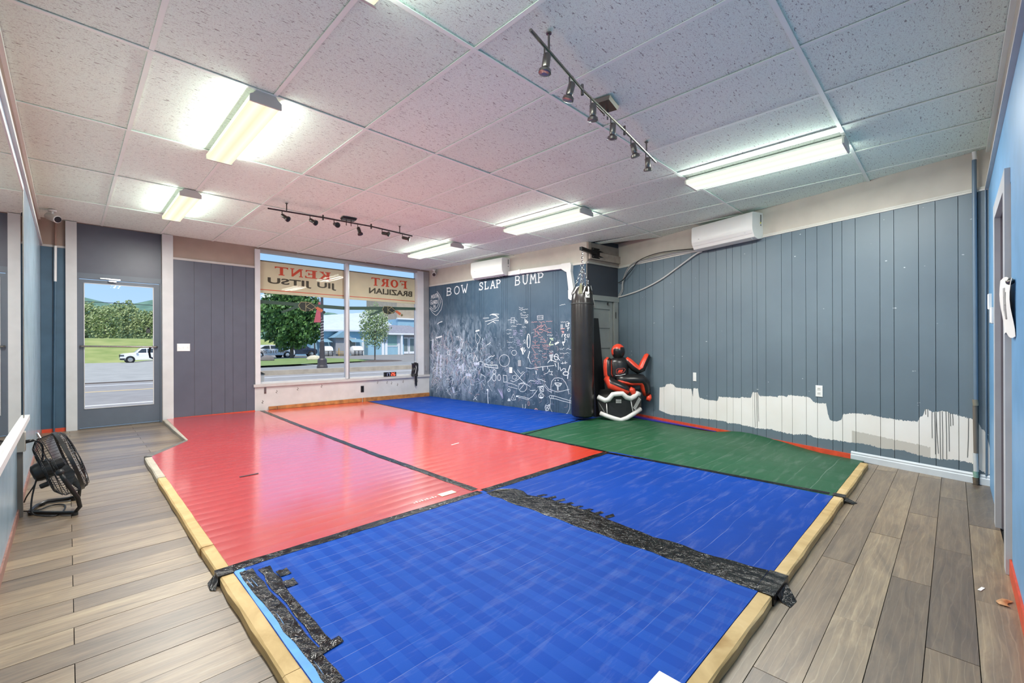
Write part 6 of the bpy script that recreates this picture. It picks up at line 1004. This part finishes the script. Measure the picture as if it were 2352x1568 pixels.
for a in (28.2, 30.5, 31.0, 33.0): bp('corner_board', wht, (a, a+.35, -.1, 3.1, 1.22, 1.3) if a > 28.5 else (a, a+.4, -.1, 3.2, .0, .08))
wn_ = bp('window', wht, (26.3, 27.4, .95, 2.25, 0, .06)); bp('pane', M('dim_window', '#8d938f', .25, .05), (26.45, 27.25, 1.05, 2.15, .06, .08), par=wn_)
wn_ = bp('window', wht, (31.3, 32.95, 1.05, 2.75, 1.2, 1.25)); bp('pane', M('greenish_window', '#7fa5a0', .25, .05), (31.4, 32.85, 1.2, 2.65, 1.25, 1.27), par=wn_)
ent = bp('entrance_front', M('grey_entrance', '#9b9aa0', .5, .06), (33.4, 36.2, -.1, 2.75, .4, 1.0))
for a in (33.9, 34.95): e_ = bp('glass_door', wht, (a, a+.95, 0, 2.35, 1.0, 1.06), par=bt); bp('pane', M('door_pane', '#6f7f80', .2, .05), (a+.15, a+.8, .35, 2.2, 1.06, 1.08), par=e_)
m = MB(); m.add([BB(30.3, 2.95, 2.0), BB(37.4, 2.95, 2.0), BB(35.5, 4.1, .4), BB(31.5, 4.1, .4), BB(30.3, 2.75, 2.0), BB(37.4, 2.75, 2.0), BB(30.3, 2.95, .4), BB(37.4, 2.95, .4)], [(0, 1, 2, 3), (4, 5, 1, 0), (0, 3, 6), (1, 7, 2)]); obj('porch_roof', m, shg, bt); bp('porch_fascia', wht, (30.3, 37.4, 2.70, 2.92, 1.95, 2.02))
bp('porch_post', wht, (33.15, 33.4, -.1, 2.8, 1.6, 1.9))
pc = bp('gable_porch', M('porch_grey', '#94979c', .7, .06), (24.0, 25.6, -.1, 2.3, 0, 1.5)); m = MB(); m.add([BB(23.6, 2.2, 1.9), BB(24.8, 3.05, 1.9), BB(26.0, 2.2, 1.9), BB(23.6, 2.2, 0), BB(24.8, 3.05, 0), BB(26.0, 2.2, 0)], [(0, 2, 1), (0, 1, 4, 3), (1, 2, 5, 4)]); obj('gable_roof', m, M('teal_roof', '#7c9fb0', .6, .06), bt)
for a in (21.9, 26.2): m = MB(); m.add([BB(a, 1.65, 1.4), BB(a+1.8, 1.65, 1.4), BB(a+1.6, 2.1, 0), BB(a+.2, 2.1, 0)], [(0, 1, 2, 3)]); obj('window_awning', m, M('teal_roof', '#7c9fb0'), bt)
for k, (x, lab) in enumerate(((21.7, 'white tank with rails left of the building steps'), (25.6, 'white tank with rails right of the building steps'))):
    tk = thing('storage_tank', lab, 'tank', (x+.7, YB-2.2, -.1)); m = MB(); m.lathe((x, YB-2.2, .55), [(.2, 0), (.55, .15), (.6, .3), (.6, 1.3), (.55, 1.45), (.2, 1.6)], 14, axis=(1, 0, 0)); obj('tank_body', m, plastic, tk, True)
    for q in (.3, .8, 1.3): m = MB(); m.box(x+q-.03, x+q+.03, YB-2.9, YB-2.84, -.1, .55); obj('rail_post', m, steel, tk)
    m = MB(); m.box(x+.1, x+1.5, YB-2.9, YB-2.85, .5, .56); obj('rail', m, steel, tk)
tk = thing('wooden_steps', 'small wooden steps between the two white tanks', 'steps', (24.4, YB-2, -.1)); pin = M('new_pine', '#b89a5e', .7, .1)
for k in range(3): m = MB(); m.box(23.9, 25.0, YB-2.6+.3*k, YB-2.3+.3*k, .0+.2*k, .06+.2*k); obj('tread', m, pin, tk)
for x in (23.9, 24.95): m = MB(); m.box(x, x+.08, YB-2.6, YB-2.5, -.1, .9); obj('post', m, pin, tk)
# vehicles
def vehicle(name, label, o, d, L, H, Wd, col, prof, win, wheels, wr, lights=True):
    f_ = Fr(o, d); z0 = zg(o[0], o[1]); t = thing(name, label, 'car', (o[0], o[1], z0)); body = M('car_'+col[1:], col, .25, .03, coat=.6); wd2 = Wd/2
    m = MB(); k = len(prof); ins = lambda z: wd2-(max(0, z-H*.55)*.28); m.add([f_(a, z0+z, ins(z)) for a, z in prof]+[f_(a, z0+z, -ins(z)) for a, z in prof], [tuple(range(k)), tuple(range(2*k-1, k-1, -1))]+[(i, k+i, k+(i+1) % k, (i+1) % k) for i in range(k)]); obj('body', m, body, t)
    for w_ in win:
        for s_ in (1, -1):
            m = MB(); vs = [f_(a, z0+z, s_*(ins(z)+.012)) for a, z in w_]; m.add(vs, [tuple(range(len(vs))) if s_ < 0 else tuple(range(len(vs)-1, -1, -1))]); obj('side_window', m, M('car_glass', '#3b4246', .1, .05), t)
    for a in wheels:
        for s_ in (1, -1):
            c_ = f_(a, z0+wr, s_*(wd2-.10)); m = MB(); m.lathe(c_, [(wr, 0), (wr, .16), (wr*.7, .19)], 20, axis=f_.k*s_); o_ = obj('tyre', m, black, t, True); m = MB(); m.lathe(c_, [(wr*.66, .17), (wr*.64, .195), (wr*.2, .20)], 20, axis=f_.k*s_); r_ = obj('rim', m, chrome, o_, True)
            m = MB(); m.lathe(c_, [(wr*1.2, -.02), (wr*1.2, .105)], 20, axis=f_.k*s_); obj('wheel_arch', m, dark, t)
    return t
sed = [(0, .32), (4.75, .32), (4.82, .55), (4.75, .85), (4.3, .98), (3.7, 1.02), (3.05, 1.38), (2.3, 1.46), (1.5, 1.42), (.75, 1.08), (.15, 1.02), (0, .8)]
sw = [[(1.0, 1.05), (2.05, 1.02), (2.05, 1.37), (1.55, 1.34)], [(2.15, 1.02), (3.5, 1.02), (2.95, 1.32), (2.15, 1.37)]]
vehicle('car', 'white sedan parked behind the left window pane', (13.3, 52.9), (.98, .18), 4.8, 1.46, 1.8, '#dfe2e4', sed, sw, (.95, 3.9), .33)
vehicle('car', 'dark blue car parked nose on between the tree and the white tank', (17.8, 55.2), (.97, -.24), 3.2, 1.4, 1.7, '#1d2436', [(a*.72, z) for a, z in sed], [[(a*.72, z) for a, z in w_] for w_ in sw], (.7, 2.8), .33)
suv = [(0, .42), (.1, .35), (5.1, .38), (5.15, 1.0), (5.05, 1.15), (4.9, 1.80), (4.6, 1.88), (2.3, 1.90), (1.95, 1.84), (1.42, 1.30), (.3, 1.18), (.05, 1.08), (-.03, .75)]
uw = [[(1.62, 1.27), (2.55, 1.27), (2.55, 1.78), (2.1, 1.76)], [(2.65, 1.27), (3.6, 1.27), (3.6, 1.79), (2.65, 1.79)], [(3.7, 1.27), (4.75, 1.27), (4.65, 1.77), (3.7, 1.79)]]
v = vehicle('suv', 'white sport utility vehicle seen through the street door', (4.65, 74.9), (1, 0), 5.2, 1.9, 2.0, '#e6e7ea', suv, uw, (.95, 4.05), .40)
z0 = zg(4.65, 74.9); m = MB(); m.box(4.60, 4.64, 73.95, 75.2, z0+.72, z0+1.05); obj('grille', m, black, v); m = MB(); m.box(4.62, 5.0, 73.86, 73.89, z0+.85, z0+1.03); obj('headlight', m, M('headlamp', '#555a60', .2, .1), v); m = MB(); m.box(4.60, 5.1, 73.87, 73.9, z0+.40, z0+.58); obj('bumper', m, steel, v); m = MB(); m.box(6.15, 6.35, 73.70, 73.86, z0+1.25, z0+1.42); obj('wing_mirror', m, plastic, v)
# white utility box outside the lower left corner of the window
t = thing('utility_box', 'white box with a dark sloped lid just outside the lower left of the window', 'utility box', (2.42, 8.7, -.05)); m = MB(); m.box(2.25, 2.445, 8.6, 8.85, -.08, .66); obj('box_body', m, plastic, t); m = MB(); m.hexa([(2.23, 8.57, .66), (2.46, 8.57, .66), (2.46, 8.88, .66), (2.23, 8.88, .66), (2.24, 8.58, .82), (2.36, 8.58, .72), (2.36, 8.87, .72), (2.24, 8.87, .82)]); obj('sloped_lid', m, steel, t); m = MB(); m.tube([(2.44, 8.65, .52), (2.475, 8.65, .46), (2.47, 8.65, .36), (2.42, 8.65, .30)], .014, 8); obj('hose', m, black, t, True)
